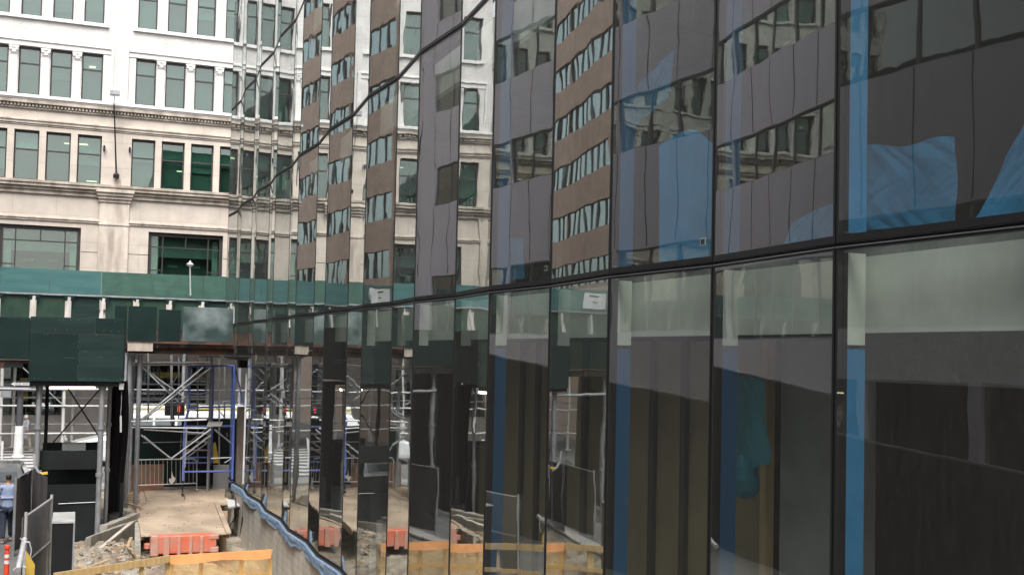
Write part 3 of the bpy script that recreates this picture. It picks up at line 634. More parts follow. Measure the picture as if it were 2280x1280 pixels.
for z in (-.3,.05): mb = MB(); mb.box((-13.2,59,z),(13.4,59.1,z+.12)); mb.build('beam', M['shed_underside'], t)
for j, yy in enumerate((57.6, 60.6)):
    for k in range(9):
        q = -11.3+2.72*k+(.4 if j else 0)
        mb = MB(); mb.cyl((q,yy,G+.16),(q,yy,.9),.075, n=12); mb.lathe((q,yy,G+.16),[(.16,0),(.16,.03),(.09,.05)],n=10); mb.build('pole', M['pale_post'] if q < 1.6 else M['galvanised'], t)
    for z in (-4.15,-2.85,-2.05) if j == 0 else (-3.9,-2.6): 
        mb = MB(); mb.cyl((-13,yy-.09,z),(1.7,yy-.09,z),.032 if j else .042, n=8); mb.build('rail', M['pale_post'], t); mb = MB(); mb.cyl((1.72,yy-.09,z),(13,yy-.09,z),.028, n=8); mb.build('rail', M['galvanised'], t)
for k in range(4): q = -8.6+5.44*k; mb = MB(); mb.cyl((q,57.5,-.2),(q+2.7,57.5,-2.8),.03, n=6); mb.build('brace', M['galvanised'], t)
# notice board reflected in the panes
t = thing('notice_board', 'white notice board with dark print on the teal shed, seen only mirrored', 'sign', (-9.7,56.9,2.6))
mb = MB(); mb.box((-10.4,56.90,2.6),(-9.15,56.95,3.42)); mb.build('board', M['sign_white'], t)
mb = MB(); mb.box((-10.0,56.885,3.22),(-9.5,56.898,3.30)); mb.build('print', M['sign_black'], t)
mb = MB(); mb.box((-9.95,56.885,2.92),(-9.6,56.898,2.97)); mb.build('print', M['sign_black'], t)

# ------------------------------------------------------------------ near sheds on our pavement
t = thing('sidewalk_shed', 'dark green boxed plywood shed with a glowing tube lamp underneath', 'shed', (0,34,G))
def panel(parent, a, b, y0, y1, m, nm='parapet_panel'):
    mb = MB(); mb.box((a[0],y0,a[1]),(b[0],y1,b[1])); return mb.build(nm, m, parent, bevel=.004)
panel(t, (-1.15,-.97), (.073,.34), 33.0, 33.03, M['shed_dark']); panel(t, (.080,-.965), (1.26,.338), 32.996, 33.026, M['shed_dark_worn']); panel(t, (-1.15,.345), (.50,.775), 33.015, 33.04, M['shed_dark_worn']); panel(t, (.507,.345), (1.26,.78), 33.012, 33.037, M['shed_dark'])
mb = MB()
for k in range(26):
    q_ = (-1.1+.0955*k, 32.992, random.choice([-.90,.30,.42,.70])); mb.box(q_, (q_[0]+.02,33.0,q_[2]+.02))
for k in range(3):
    q_ = (random.uniform(-1,1.1), 32.99, random.uniform(-.8,.25)); mb.box(q_, (q_[0]+random.uniform(.05,.3),32.9955,q_[2]+.008))
mb.build('screws', M['shed_teal'], t)
panel(t, (-3.4,-.39), (-1.155,.74), 33.03, 33.06, M['shed_dark']); panel(t, (-1.75,-.39), (-1.16,.70), 33.0, 33.02, M['shed_dark'])
mb = MB(); mb.box((1.27,33.05,-.9),(1.30,37.2,.76)); mb.build('side_panel', M['shed_dark'], t)
mb = MB(); mb.box((-3.43,33.05,-.45),(-3.40,38,.76)); mb.build('side_panel', M['shed_dark'], t)
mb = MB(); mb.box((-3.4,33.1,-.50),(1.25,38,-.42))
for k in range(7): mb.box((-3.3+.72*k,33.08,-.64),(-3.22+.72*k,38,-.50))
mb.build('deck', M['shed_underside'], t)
for a_, b_ in (((-1.12,33.1,-1.10),(1.2,33.25,-.98)),((-1.12,36.2,-1.10),(1.2,36.35,-.98)),((-3.35,33.1,-.62),(-1.3,33.2,-.5))): mb = MB(); mb.box(a_, b_); mb.build('beam', M['hoard_black'], t)
for (px, yy, yb, r_) in ((88,33.4,None,.075),(228,33.3,None,.075),(245,34.6,None,.06),(-60,33.4,None,.07)):
    a = Y(px, 860, yy); mb = MB(); mb.cyl((a.x,yy,G-.1),(a.x,yy,-1.08 if px > 0 else -.6),r_, n=14)
    for z_ in (-1.2,-2.3,-3.6): mb.cyl((a.x,yy,z_),(a.x,yy,z_+.1),r_*1.35, n=12)
    mb.build('pole', M['galvanised'], t)
mb = MB(); a = Y(106,860,34.6); mb.cyl((a.x,34.6,-3.2),(a.x,34.6,-1.08),.05); mb.build('pole', M['hoard_black'], t)
for p, q in (((226,862),(118,985)),((150,862),(226,980))):
    mb = MB(); mb.cyl(Y(*p,34.0), Y(*q,34.0+.05*(p[0]<200)), .022, n=6); mb.build('brace', M['hoard_black'], t)
mb = MB(); a = Y(80,867,33.2); b = Y(-60,864,33.2); mb.cyl(a, b, .05); mb.build('brace', M['galvanised'], t)
mb = MB(); a = Y(108,862,36); b = Y(212,862,36); mb.cyl(a+Vector((0,0,-.02)), b+Vector((0,0,-.02)), .035, n=12, m=0)
tube = mb.build('lamp_tube', M['lamp_glow'], t)
mb = MB(); mb.bar(a+Vector((0,0,.06)), b+Vector((0,0,.06)), .16, .07); mb.build('lamp_housing', M['caution'], t)
mb = MB(); n = 24
for i in range(n):
    y0_, y1_ = 33.2+5.6*i/n, 33.2+5.6*(i+1)/n; a_, b_ = .04*math.sin(i*1.9), .04*math.sin((i+1)*1.9)
    mb.poly([(-3.32+a_,y0_,-5.1),(-3.32+b_,y1_,-5.1),(-3.34,y1_,-.6),(-3.34,y0_,-.6)])
mb.build('side_netting', M['netting'], t, solid=.008)
# rear section of the shed over the deck
t = thing('sidewalk_shed', 'dark green and dented shiny metal shed hoarding behind the boxed one, above the blue scaffold', 'shed', (3,38.5,G))
def yb(px, py): return Y(px, py, 38.0)
for (x0, y0, x1, y1, dy, mm) in ((254,681,284,762,.10,'shed_dark'),(284,683,350,759,0,'shed_dark'),(352,690,404,760,.03,'shed_dark'),(406,687,520,759,-.02,'sheet_metal')):
    a = yb(x0, y1); b = yb(x1, y0); panel(t, (a.x, a.z), (b.x, b.z), 38+dy, 38.03+dy, M[mm])
mb = MB(); a = yb(284,781); b = yb(341,761); mb.box((a.x,38.05,a.z),(b.x,38.4,b.z)); mb.build('deck_edge', M['limestone_trim'], t)
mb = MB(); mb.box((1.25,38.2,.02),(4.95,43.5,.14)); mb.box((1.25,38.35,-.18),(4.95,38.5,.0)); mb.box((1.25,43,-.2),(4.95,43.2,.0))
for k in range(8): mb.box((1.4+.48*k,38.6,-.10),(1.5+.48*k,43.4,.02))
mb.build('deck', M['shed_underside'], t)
for px in (290, 312, 298):
    yy = 38.6 if px != 298 else 42
    a = Y(px, 800, yy); mb = MB(); mb.cyl((a.x,yy,G),(a.x,yy,-.25),.075 if px != 298 else .05, n=14); mb.box((a.x-.12,yy-.12,-.25),(a.x+.12,yy+.12,-.2)); mb.build('pole', M['galvanised'], t)
    for z_ in (-2.65,-3.2): pass
for (p, q, yy, r_) in (((292,807),(470,806),38.7,.03),((292,812),(470,811),38.9,.03),((292,938),(460,934),38.7,.028),((292,951),(460,953),38.8,.025),((320,956),(460,964),38.9,.022),((312,855),(470,856),43.0,.02),((312,890),(470,889),43.0,.02),((470,1020),(515,1018),40.5,.022),((470,897),(520,892),44,.02)):
    mb = MB(); mb.cyl(Y(*p,yy), Y(*q,yy), r_, n=8); mb.build('rail', M['galv_pale'], t)
for (p, q, yy, r_) in (((312,815),(412,885),38.8,.03),((452,818),(308,940),38.75,.03),((470,818),(318,935),38.95,.03),((314,968),(380,1020),38.8,.028),((320,970),(366,1010),38.9,.024),((382,1020),(470,955),38.8,.028),((400,1022),(470,968),38.9,.024),((478,955),(515,987),40.3,.022),((500,1030),(515,1020),40.3,.02)):
    mb = MB(); mb.cyl(Y(*p,yy), Y(*q,yy), r_, n=8); mb.build('brace', M['galvanised'], t)
mb = MB(); a = Y(473,782,41.5); mb.cyl((a.x-.02,41.5,G),(a.x-.02,41.5,-.3),.05); mb.cyl((a.x-.18,41.5,-1.5),(a.x-.18,41.5,-.3),.03); mb.box((a.x-.45,41.3,-.3),(a.x+.25,41.7,-.24)); mb.build('pole', M['galvanised'], t)

# blue rolling scaffold tower on the deck
t = thing('scaffold_tower', 'blue painted frame scaffold tower standing on the plywood deck', 'scaffold', Y(462,1085,41.0))
def pipe(parent, pts, r_, m, nm, yy):
    mb = MB(); mb.tube([Y(p[0],p[1],p[2] if len(p)>2 else yy) for p in pts], r_, n=10); return mb.build(nm, m, parent)
for (lst) in ([(423,812,40.2),(420,910,40.2),(411,950,40.2),(407,1078,40.2)], [(475,812,42.2),(470,1035,42.2)], [(522,812,40.6),(521,915,40.6),(517,1072,40.6)], [(518,812,42.4),(512,1072,42.4)]):
    pipe(t, lst, .042, M['blue_steel'], 'post', 0)
for (p, q) in (((427,820,40.2),(416,908,40.2)),((462,818,42),(466,866,42)),((416,948,40.2),(411,1040,40.2)),((524,820,42.4),(542,900,39.5))):
    pipe(t, [p,q], .032, M['galv_pale'] if p[0] != 524 else M['blue_steel'], 'stiffener', 0)
for y in (812,816,844,875,907,913,948,950,1018,1030,1050):
    left = 422-(y-812)*.06; right = 471
    if y in (816,907,950,1050): right = 520
    pipe(t, [(left,y,40.2),(right,y-(2 if right > 500 else 0),40.6 if right > 500 else 42.2)], .034 if right > 500 else .028, M['blue_steel'], 'rung', 0)
for y in (882,983,1001,848,930,965): pipe(t, [(416-(y-880)*.05,y,40.2),(468,y+1,42.2)], .026, M['galv_pale'], 'rung', 0)
for (p, q) in (((426,833),(452,817)),((428,845),(470,817)),((413,1010),(470,965)),((416,990),(468,947)),((413,1020),(462,985)),((478,957),(514,985))):
    mb = MB(); mb.cyl(Y(*p,41.2), Y(*q,41.6), .026, n=8); mb.build('brace', M['galv_pale'], t)
for px, y1, yy in ((407,1090,40.2),(516,1086,40.6),(511,1082,42.4),(470,1050,42.2)):
    mb = MB(); a = Y(px, y1-20, yy); z0 = -5.06; mb.cyl((a.x,yy,z0+.08),(a.x,yy,a.z),.018); mb.cyl((a.x-.03,yy,z0+.075),(a.x+.03,yy,z0+.075),.075, n=14); mb.cyl((a.x,yy,a.z-.05),(a.x,yy,a.z),.06); mb.build('caster', M['black_metal'], t)
def sheet_of_paper(name, label, pts, m, cat, g=None):
    mb = MB(); p = [Vector(q) for q in pts]; n = (p[1]-p[0]).cross(p[3]-p[0]).normalized()*.012; mb.hexa([q for q in p]+[q+n for q in p]); return tag(mb.build(name, m, org=p[0]), label, cat, g)
sheet_of_paper('cardboard_sheet', 'tilted cardboard sheet on the upper rungs of the blue scaffold', [Y(414,914,40.1),Y(434,914,40.1),Y(440,901,40.6),Y(423,900,40.6)], M['paper'], 'board')
sheet_of_paper('paper_sheet', 'white sheet lying on the middle rung of the blue scaffold tower', [Y(460,950,40.2),Y(494,948,40.2),Y(496,939,40.7),Y(464,938,40.7)], M['paper'], 'paper')

# barricade
t = thing('crowd_barrier', 'galvanised steel crowd barrier in front of the brown plywood sheet', 'barrier', Y(372,1090,41.9))
yy = 41.6
mb = MB(); mb.tube([Y(304,1088,yy),Y(304,1030,yy),Y(309,1023,yy),Y(432,1021,yy),Y(438,1027,yy),Y(438,1084,yy)], .022, n=8); mb.build('frame', M['galv_pale'], t)
mb = MB(); mb.cyl(Y(305,1080,yy),Y(438,1075,yy),.02,n=8); mb.build('rail', M['galv_pale'], t)
for k in range(13):
    px = 315+k*9.6; mb = MB(); mb.cyl(Y(px,1023,yy),Y(px,1079-.04*(px-305),yy),.009,n=6); mb.build('bar', M['galv_pale'], t)
for px in (305,437): mb = MB(); a = Y(px,1088,yy); mb.box((a.x-.03,yy-.3,a.z-.02),(a.x+.03,yy+.3,a.z+.02)); mb.build('foot', M['galv_pale'], t)
a = Y(277,1094,42.3); b = Y(366,1033,42.3); mb = MB(); mb.box((a.x,42.3,-5.15),(b.x,42.33,b.z)); tag(mb.build('plywood_sheet', M['plywood_dark'], org=(a.x,42.3,-5.15)), 'reddish brown weathered plywood sheet behind the crowd barrier', 'board')
# hoarding behind the deck with a stencilled mark
t = thing('site_hoarding', 'dark green plywood hoarding closing off the street behind the scaffold, with a stencilled leaf arrow', 'hoarding', (4,43.4,G))
a = Y(314,1090,43.3); b = Y(404,947,43.3); mb = MB(); mb.box((a.x-.6,43.3,-5.2),(b.x,43.34,b.z)); mb.build('panel', M['shed_dark'], t)
c = Y(530,932,43.35); mb = MB(); mb.box((b.x+.01,43.35,-5.2),(c.x+.6,43.39,c.z)); mb.build('panel', M['hoard_black'], t)
for px in (362,): mb = MB(); q = Y(px,1000,43.3); mb.box((q.x-.05,43.24,-5.1),(q.x+.05,43.3,b.z-.02)); mb.build('batten', M['hoard_black'], t)
def flat(parent, pts, y, m, nm, th=.006):
    mb = MB(); P_ = [Y(px,py,y) for px,py in pts]; 
    mb.poly([(p.x,y,p.z) for p in P_]); mb.poly([(p.x,y+th,p.z) for p in reversed(P_)])
    for p, q in zip(P_, P_[1:]+P_[:1]): mb.poly([(q.x,y,q.z),(p.x,y,p.z),(p.x,y+th,p.z),(q.x,y+th,q.z)])
    return mb.build(nm, m, parent)
flat(t, [(383,1048),(386,1060),(391,1064),(389,1070),(386,1074),(382,1078),(378,1074),(376,1068),(377,1064),(381,1066)], 41.45, M['paper'], 'stencil')
text('51', .22, Y(509,968,43.3), (R(90),0,0), M['galvanised'], t)
# boards, yellow sign, white board near the scaffold
a = Y(474,1085,42.9); b = Y(515,1034,42.9); mb = MB(); mb.box((a.x,42.9,-5.2),(b.x,42.94,b.z)); tag(mb.build('white_board', M['white_board'], org=(a.x,42.9,-5.2)), 'dirty white board standing at the foot of the blue scaffold', 'board')
mb = MB(); p = [Y(475,992,42.2),Y(480,985,42.2),Y(488,1030,42.2),Y(475,1031,42.2)]; q = [v_+Vector((0,.35,0)) for v_ in p]; mb.hexa([p[3],p[2],q[2],q[3],p[0],p[1],q[1],q[0]]); tag(mb.build('folded_tarp', M['yellow_plastic'], org=p[3]), 'crumpled yellow plastic hanging beside the blue scaffold', 'tarp')
mb = MB(); a = Y(466,960,42.4); b = Y(462,1075,42.4); mb.bar(a, b, .09, .05); tag(mb.build('timber_post', M['lumber'], org=b), 'upright raw timber behind the ladder side of the blue scaffold', 'timber')

# ------------------------------------------------------------------ plywood deck over the excavation
t = thing('plywood_deck', 'deck of worn plywood sheets laid over the excavation on timber', 'deck', (3,38,-5.3))
dz = -5.1
def slab(parent, pts, z, th, m, nm):
    mb = MB(); P_ = [Z(px,py,z) for px,py in pts]; mb.hexa([(p.x,p.y,z-th) for p in P_]+[(p.x,p.y,z) for p in P_]); o = mb.build(nm, m, parent); return o
slab(t, [(314,1192),(514,1187),(485,1120),(303,1133)], dz+.03, .03, M['plywood'], 'sheet')
slab(t, [(307,1134),(520,1121),(505,1107),(325,1116)], dz+.0, .03, M['plywood'], 'sheet')
slab(t, [(327,1114),(410,1112),(406,1089),(321,1092)], dz+.015, .03, M['plywood'], 'sheet')
slab(t, [(412,1111),(500,1108),(502,1086),(408,1088)], dz+.012, .03, M['plywood'], 'sheet')
slab(t, [(306,1132),(326,1117),(319,1093),(305,1094)], dz+.01, .03, M['plywood'], 'sheet')
mb = MB(); mb.bar(Z(482,1119,dz+.06), Z(509,1185,dz+.06), .14, .05); mb.build('kerb_board', M['plywood'], t)
mb = MB(); mb.bar(Z(306,1133,dz+.05), Z(317,1190,dz+.05), .08, .05); mb.build('kerb_board', M['plywood'], t)
a, b = Z(314,1192,dz), Z(514,1187,dz)
for f_ in (0.02,.97):
    q = a.lerp(b, f_); mb = MB(); mb.bar((q.x,q.y+.2,dz-.08),(q.x+.3,41,dz-.08),.1,.14); mb.build('joist', M['lumber'], t)
for (x_, y_) in ((2.1,34.5),(2.2,37.5),(4.3,34.5),(4.7,37.6),(3.2,40),(4.9,40.5)):
    mb = MB(); mb.box((x_-.09,y_-.09,-6.3),(x_+.09,y_+.09,dz-.16)); mb.build('prop', M['lumber'], t)
mb = MB(); mb.bar(Z(423,1141,dz+.05), Z(441,1140,dz+.05), .05, .035); tag(mb.build('timber_offcut', M['timber'], org=Z(430,1141,dz+.03)), 'small pale timber offcut lying on the plywood deck', 'timber')
# timber stack at the left of the deck
gl = 'boards piled at the left end of the deck'
for k in range(7):
    z = -5.12+.045*(k%4); p = Z(279-2*(k%3), 1094+3.7*k, z); q = Z(307+2*(k%2), 1095+3.7*k, z); mb = MB(); mb.bar(p, q, .14, .035)
    tag(mb.build('board', M['lumber'], org=p), ['rearmost','second','third','fourth','fifth','sixth','nearest'][k]+' of the short boards piled left of the deck', 'board', gl)
mb = MB(); mb.bar(Z(276,1118,-4.95), Z(316,1130,-5.0), .09, .05); tag(mb.build('board', M['lumber'], org=Z(276,1118,-5)), 'longer loose board lying slantwise across the deck corner', 'board')
# white trays and black gap right of the deck
slab(None, [(508,1128),(541,1123),(541,1115),(503,1110)], dz+.05, .05, M['white_board'], 'white_tray'); tag(bpy.context.scene.objects['white_tray'], 'flat white tray lying between the deck and the glass building', 'tray')
# cables
for pts, lab in (([(548,1075,-5.0),(536,1092,-4.9),(524,1108,-4.95),(526,1128,-5.0),(540,1131,-5.2),(530,1142,-5.4),(514,1166,-5.7),(508,1178,-6.0)],'black cable looping down past the white tray into the pit'),
                 ([(541,1120,-4.9),(540,1150,-5.3),(535,1192,-6.0)],'black hose hanging beside the end of the block wall'),
                 ([(505,1180,-6.0),(520,1185,-6.05),(534,1193,-6.1),(518,1190,-6.1)],'black cable coiled on the ground under the deck edge')):
    mb = MB(); mb.tube([Z(*p) for p in pts], .022, n=6); tag(mb.build('cable', M['cable'], org=Z(*pts[-1])), lab, 'cable')

# red water filled barrier
t = thing('water_barrier', 'dusty red plastic barrier holding up the near edge of the plywood deck', 'barrier', Y(410,1237,31.8))
yb_ = 31.7
def R_(px0, py0, px1, py1, d0, d1, m, nm, bev=.012):
    a = Y(px0,py1,yb_); b = Y(px1,py0,yb_); mb = MB(); mb.box((a.x,yb_+d0,a.z),(b.x,yb_+d1,b.z)); return mb.build(nm, m, t, bevel=bev)
R_(340,1189,478,1234,0,.40,M['red_plastic'],'body',.03)
R_(334,1191,354,1239,-.02,.38,M['red_plastic_dusty'],'end_block',.03)
R_(467,1189,487,1200,-.02,.38,M['red_plastic_dusty'],'end_block',.02); R_(475,1200,482,1216,0,.38,M['red_plastic'],'end_block',.01); R_(467,1216,487,1229,-.02,.38,M['red_plastic_dusty'],'end_block',.02)
for px in (363,394,420,444): R_(px,1192,px+9+(px==363)*6,1236,-.035,.1,M['red_plastic_dusty'],'rib')
a = Y(328,1215,yb_+.2); mb = MB(); mb.cyl(a-Vector((0,0,.07)),a+Vector((0,0,.07)),.09,n=14); mb.bar(a,Y(336,1214,yb_+.2),.08,.08); mb.build('hinge', M['red_plastic'], t, bevel=.01)

# broken kerb slabs and rubble
def chunk(px, py, z, s, m='broken_concrete', seed=0, flat_=.5, name='rubble_chunk', org=None):
    rn = random.Random(seed); bm = bmesh.new(); bmesh.ops.create_icosphere(bm, subdivisions=2, radius=1)
    ax = [rn.uniform(.7,1.3), rn.uniform(.6,1.1), flat_*rn.uniform(.7,1.2)]
    pl = [Vector((rn.gauss(0,1),rn.gauss(0,1),rn.gauss(0,1))).normalized() for _ in range(9)]; ds = [rn.uniform(.55,.9) for _ in pl]
    for v_ in bm.verts:
        for p_, d_ in zip(pl, ds):
            e = v_.co.dot(p_)-d_
            if e > 0: v_.co -= p_*e
        v_.co = Vector((v_.co.x*ax[0], v_.co.y*ax[1], v_.co.z*ax[2]))*s
    bmesh.ops.rotate(bm, verts=bm.verts, matrix=Matrix.Rotation(rn.uniform(0,6), 3, 'Z') @ Matrix.Rotation(rn.uniform(-.4,.4), 3, 'X'))
    me = bpy.data.meshes.new(name); bm.to_mesh(me); bm.free(); me.materials.append(M[m]); o = bpy.data.objects.new(name, me); SC.collection.objects.link(o)
    o.location = Z(px, py, z); o['_org'] = tuple(o.location); return o
def beam_thing(name, label, cat, p, q, wd, ht, m, g=None):
    mb = MB(); p = Vector(p); q = Vector(q); n = 9; pr = None
    side = (q-p).cross(Vector((0,0,1))).normalized()
    for i in range(n+1):
        c = p.lerp(q, i/n); w2 = wd/2*(1+random.uniform(-.12,.12)); h2 = ht/2*(1+random.uniform(-.12,.12))
        rr = [c-side*w2-Vector((0,0,h2)), c+side*w2-Vector((0,0,h2)), c+side*w2+Vector((0,0,h2)), c-side*w2+Vector((0,0,h2))]
        if pr:
            for j in range(4): mb.poly([pr[j],rr[j],rr[(j+1)%4],pr[(j+1)%4]])
        elif True: mb.poly(rr)
        pr = rr
    mb.poly(pr[::-1]); return tag(mb.build(name, m, org=p), label, cat, g)
beam_thing('kerb_slab', 'long upper concrete kerb slab leading up from the hoarding foot towards the deck', 'kerb', Z(230,1178,-5.0), Z(303,1150,-5.0), .22, .22, M['broken_concrete'])
mb = MB(); a0, b0_ = Z(190,1196,-4.95), Z(302,1152,-5.0); mb.hexa([(a0.x,a0.y,-5.9),(a0.x+.14,a0.y+.1,-5.9),(b0_.x+.1,b0_.y,-5.6),(b0_.x,b0_.y+.1,-5.6),(a0.x,a0.y,-4.95),(a0.x+.14,a0.y+.1,-4.93),(b0_.x+.1,b0_.y,-5.05),(b0_.x,b0_.y+.1,-5.03)]); tag(mb.build('retaining_slab', M['broken_concrete'], org=(a0.x,a0.y,-5.6), bevel=.02), 'broken concrete slab edging the rubble hole, leaning along its left side', 'slab')
beam_thing('curved_board', 'pale curved board leaning over the rubble heap', 'board', Z(222,1221,-5.2), Z(294,1162,-4.95), .10, .04, M['limestone_trim'])
beam_thing('kerb_slab', 'grey half buried concrete kerb piece beneath the pale curved board', 'kerb', Z(262,1188,-5.3), Z(298,1167,-5.2), .30, .2, M['raw_concrete'])
beam_thing('kerb_slab', 'short upright broken kerb between the rubble heap and the deck', 'kerb', Z(306,1232,-5.35), Z(305,1165,-5.3), .14, .4, M['broken_concrete'])
tag(chunk(240,1237,-5.45,.34,seed=3,flat_=.45), 'largest round grey concrete lump on top of the rubble heap', 'rubble')
tag(chunk(265,1222,-5.5,.20,seed=5,flat_=.5), 'pale angular concrete lump behind the largest one', 'rubble')
tag(chunk(268,1238,-5.5,.15,seed=8,flat_=.4), 'small light stone to the right of the largest rubble lump', 'rubble')
tag(chunk(243,1256,-5.5,.22,seed=13,flat_=.25,m='limestone_trim'), 'flat cream coloured slab fragment in front of the largest lump', 'rubble')
tag(chunk(300,1228,-5.6,.22,seed=16,flat_=.6), 'grey stone lump against the upright broken kerb', 'rubble')
# small debris in one mass
mb = MB(); rn = random.Random(4)
for k in range(1500):
    if rn.random() < .6: x_ = rn.gauss(1.2,.55); y_ = rn.gauss(31.3,1.5)
    else: x_ = rn.uniform(-.2,5.0); y_ = rn.uniform(24,43)
    if not (-.35 < x_ < 5.05) : continue
    s_ = rn.choice([.02,.03,.03,.05,.07,.10 if x_ < 2 else .04]); z_ = pit_z(x_,y_)+s_*.2
    a = rn.uniform(0,3.1); ca, sa = math.cos(a)*s_, math.sin(a)*s_; h = s_*rn.uniform(.3,.8); tx = rn.uniform(-.4,.4)*s_; r2 = rn.uniform(.35,.8)
    b_ = [(x_-ca,y_-sa,z_-h*.5),(x_+sa*r2,y_-ca*r2,z_-h*.5),(x_+ca,y_+sa,z_-h*.5),(x_-sa*r2,y_+ca*r2,z_-h*.5)]
    tp = [(p_[0]*.7+x_*.3+tx, p_[1]*.7+y_*.3, z_+h*rn.uniform(.3,.8)) for p_ in b_]; mb.hexa(b_+tp, rn.choice([0,0,1,2]))
o = mb.build('rubble', [M['broken_concrete'], M['dirt'], M['lumber']]); o['kind'] = 'stuff'; o['label'] = 'scattered rubble and splinters over the excavated ground'; o['category'] = 'rubble'
# round concrete stub and pale block beside the poles
t = tag(None or (lambda: (lambda mb: (mb.lathe(Z(257,1160,-5.25),[(.26,-.1),(.26,.22),(.24,.25),(.1,.26)],n=24), mb.build('concrete_stub', M['raw_concrete'], org=Z(257,1160,-5.25)))[1])(MB()))(), 'round concrete pipe stub near the foot of the shed poles', 'pipe')
mb = MB(); a = Y(246,1142,36.5); b = Y(268,1118,36.5); mb.box((a.x,36.5,G-.15),(b.x,36.55,b.z)); tag(mb.build('stone_block', M['broken_concrete'], org=(a.x,36.5,G)), 'pale stone block standing behind the round pipe stub', 'block')

# black hoarding box under the near shed
t = thing('site_hoarding', 'matt black boxed hoarding between the shed poles, wider strip along its top', 'hoarding', (0,34,G))
a = Y(90,1003,33.7); b = Y(224,1003,33.7); zt = a.z
mb = MB(); mb.box((a.x,33.7,-5.5),(b.x,33.74,-3.85)); mb.build('panel', M['hoard_black'], t)
mb = MB(); c = Y(90,1046,33.66); mb.box((a.x-.02,33.66,c.z),(b.x+.02,33.70,zt)); mb.build('top_panel', M['hoard_black'], t, bevel=.005)
mb = MB(); mb.box((b.x-.03,33.75,-5.5),(b.x,37,zt-.02)); mb.build('side_panel', M['hoard_black'], t)
mb = MB(); d = Y(90,985,36.0); mb.box((a.x,36.0,-5.2),(b.x+.1,36.05,d.z)); mb.build('rear_panel', M['hoard_black'], t)
mb = MB(); mb.cyl(Y(130,1121,33.68),Y(218,1117,33.68),.012,n=6); mb.build('trim', M['galvanised'], t)
mb = MB(); mb.cyl(Y(166,1216,33.62),Y(191,1215,33.62),.018,n=6); mb.build('trim', M['galv_pale'], t)
mb = MB(); a = Y(138,1004,35.2); b = Y(191,987,35.2); mb.box((a.x,34.9,a.z-.2),(b.x,35.5,b.z)); tag(mb.build('utility_box', M['white_board'], org=(a.x,35,a.z), bevel=.02), 'cream utility box top showing behind the black hoarding', 'box')
# black netting hanging at the shed corner
mb = MB(); nu, nv = 12, 30
for i in range(nu):
    for j in range(nv):
        def g_(u, v_):
            px = 240+u*(44+6*math.sin(v_*5))-5*v_; py = 848+290*v_; yv = 35.5+.07*math.sin(u*13+v_*1.3); q = Y(px+2*math.sin(v_*4+u*3), py, yv); return (q.x, q.y, q.z)
        mb.poly([g_(i/nu,j/nv),g_((i+1)/nu,j/nv),g_((i+1)/nu,(j+1)/nv),g_(i/nu,(j+1)/nv)])
o = mb.build('debris_netting', M['netting'], org=Y(262,1130,35.5), smooth=True); tag(o, 'black debris netting gathered down the corner of the boxed shed', 'netting')
a = Y(237,1035,36.2); b = Y(272,1128,36.2); mb = MB(); mb.box((a.x,36.2,-5.4),(b.x,36.24,-2.6)); tag(mb.build('site_hoarding', M['shed_dark'], org=(a.x,36.2,-5.4)), 'narrow dark green hoarding panel behind the second shed pole', 'hoarding')
mb = MB(); a = Y(268,1075,35); mb.box((a.x,35,-5.3),(a.x+.1,35.06,a.z)); tag(mb.build('bollard', M['hoard_black'], org=(a.x,35,-5.3)), 'thin black square stake in front of the narrow green hoarding', 'stake')
mb = MB(); mb.tube([Y(271,870,33.2),Y(270,905,33.2),Y(268,930,33.2)], .008, n=6); mb.bar(Y(269,925,33.2),Y(269,962,33.2),.05,.03); mb.bar(Y(271,853,33.1),Y(270,867,33.1),.12,.06); tag(mb.build('wired_box', M['galv_pale'], org=Y(270,960,33.2)), 'small pale junction box with a hanging cable strip under the boxed shed', 'box')

# ------------------------------------------------------------------ fences at lower left
t = thing('fence_panel', 'chain link fence leaf with dark windscreen receding along the pavement behind the walking man', 'fence', Z(35,1215,G))
p = Z(35,1066,-3.3); q = Z(72,1045,-3.3); e = q+(q-p)*.5
mb = MB(); mb.cyl((p.x,p.y,G),(p.x,p.y,-3.25),.035); mb.build('post', M['galvanised'], t); mb = MB(); mb.cyl((q.x,q.y,G),(q.x,q.y,-3.25),.035); mb.build('post', M['galvanised'], t)
mb = MB(); mb.cyl(p, e, .022); mb.build('rail', M['galvanised'], t)
mb = MB()
n = 14
for i in range(n):
    f0, f1 = i/n, (i+1)/n; A_, B_ = p.lerp(e,f0), p.lerp(e,f1); w0, w1 = .03*math.sin(f0*17), .03*math.sin(f1*17)
    mb.poly([(A_.x+w0,A_.y,-3.32),(B_.x+w1,B_.y,-3.32),(B_.x-w1,B_.y,-5.12),(A_.x-w0,A_.y,-5.12)])
mb.build('windscreen', M['windscreen'], t, solid=.006)
t = thing('fence_panel', 'shorter fence section with reddish dark windscreen just before the black hoarding', 'fence', Z(85,1180,G))
p = Z(74,1046,-3.3); q = Z(106,1062,-3.35); mb = MB()
for i in range(n):
    f0, f1 = i/n, (i+1)/n; A_, B_ = p.lerp(q,f0), p.lerp(q,f1); w0, w1 = .05*math.sin(f0*15), .05*math.sin(f1*15)
    mb.poly([(A_.x,A_.y+w0,A_.z),(B_.x,B_.y+w1,B_.z),(B_.x,B_.y-w1,-5.1),(A_.x,A_.y-w0,-5.1)])
mb.build('windscreen', M['windscreen'], t, solid=.006)
mb = MB(); mb.tube([Y(76,1010,32.8),Y(78,1038,32.8),Y(86,1052,32.8),Y(98,1062,32.8)],.035); mb.build('rail', M['galv_pale'], t)
mb = MB(); a = Y(100,1055,32.8); mb.bar(Y(92,1054,32.8),Y(106,1052,32.8),.1,.06); mb.build('clamp', M['yellow_plastic'], t)
t = thing('fence_panel', 'nearest chain link gate leaf with bright galvanised frame, in front of the black cabinet', 'fence', Z(85,1290,G))
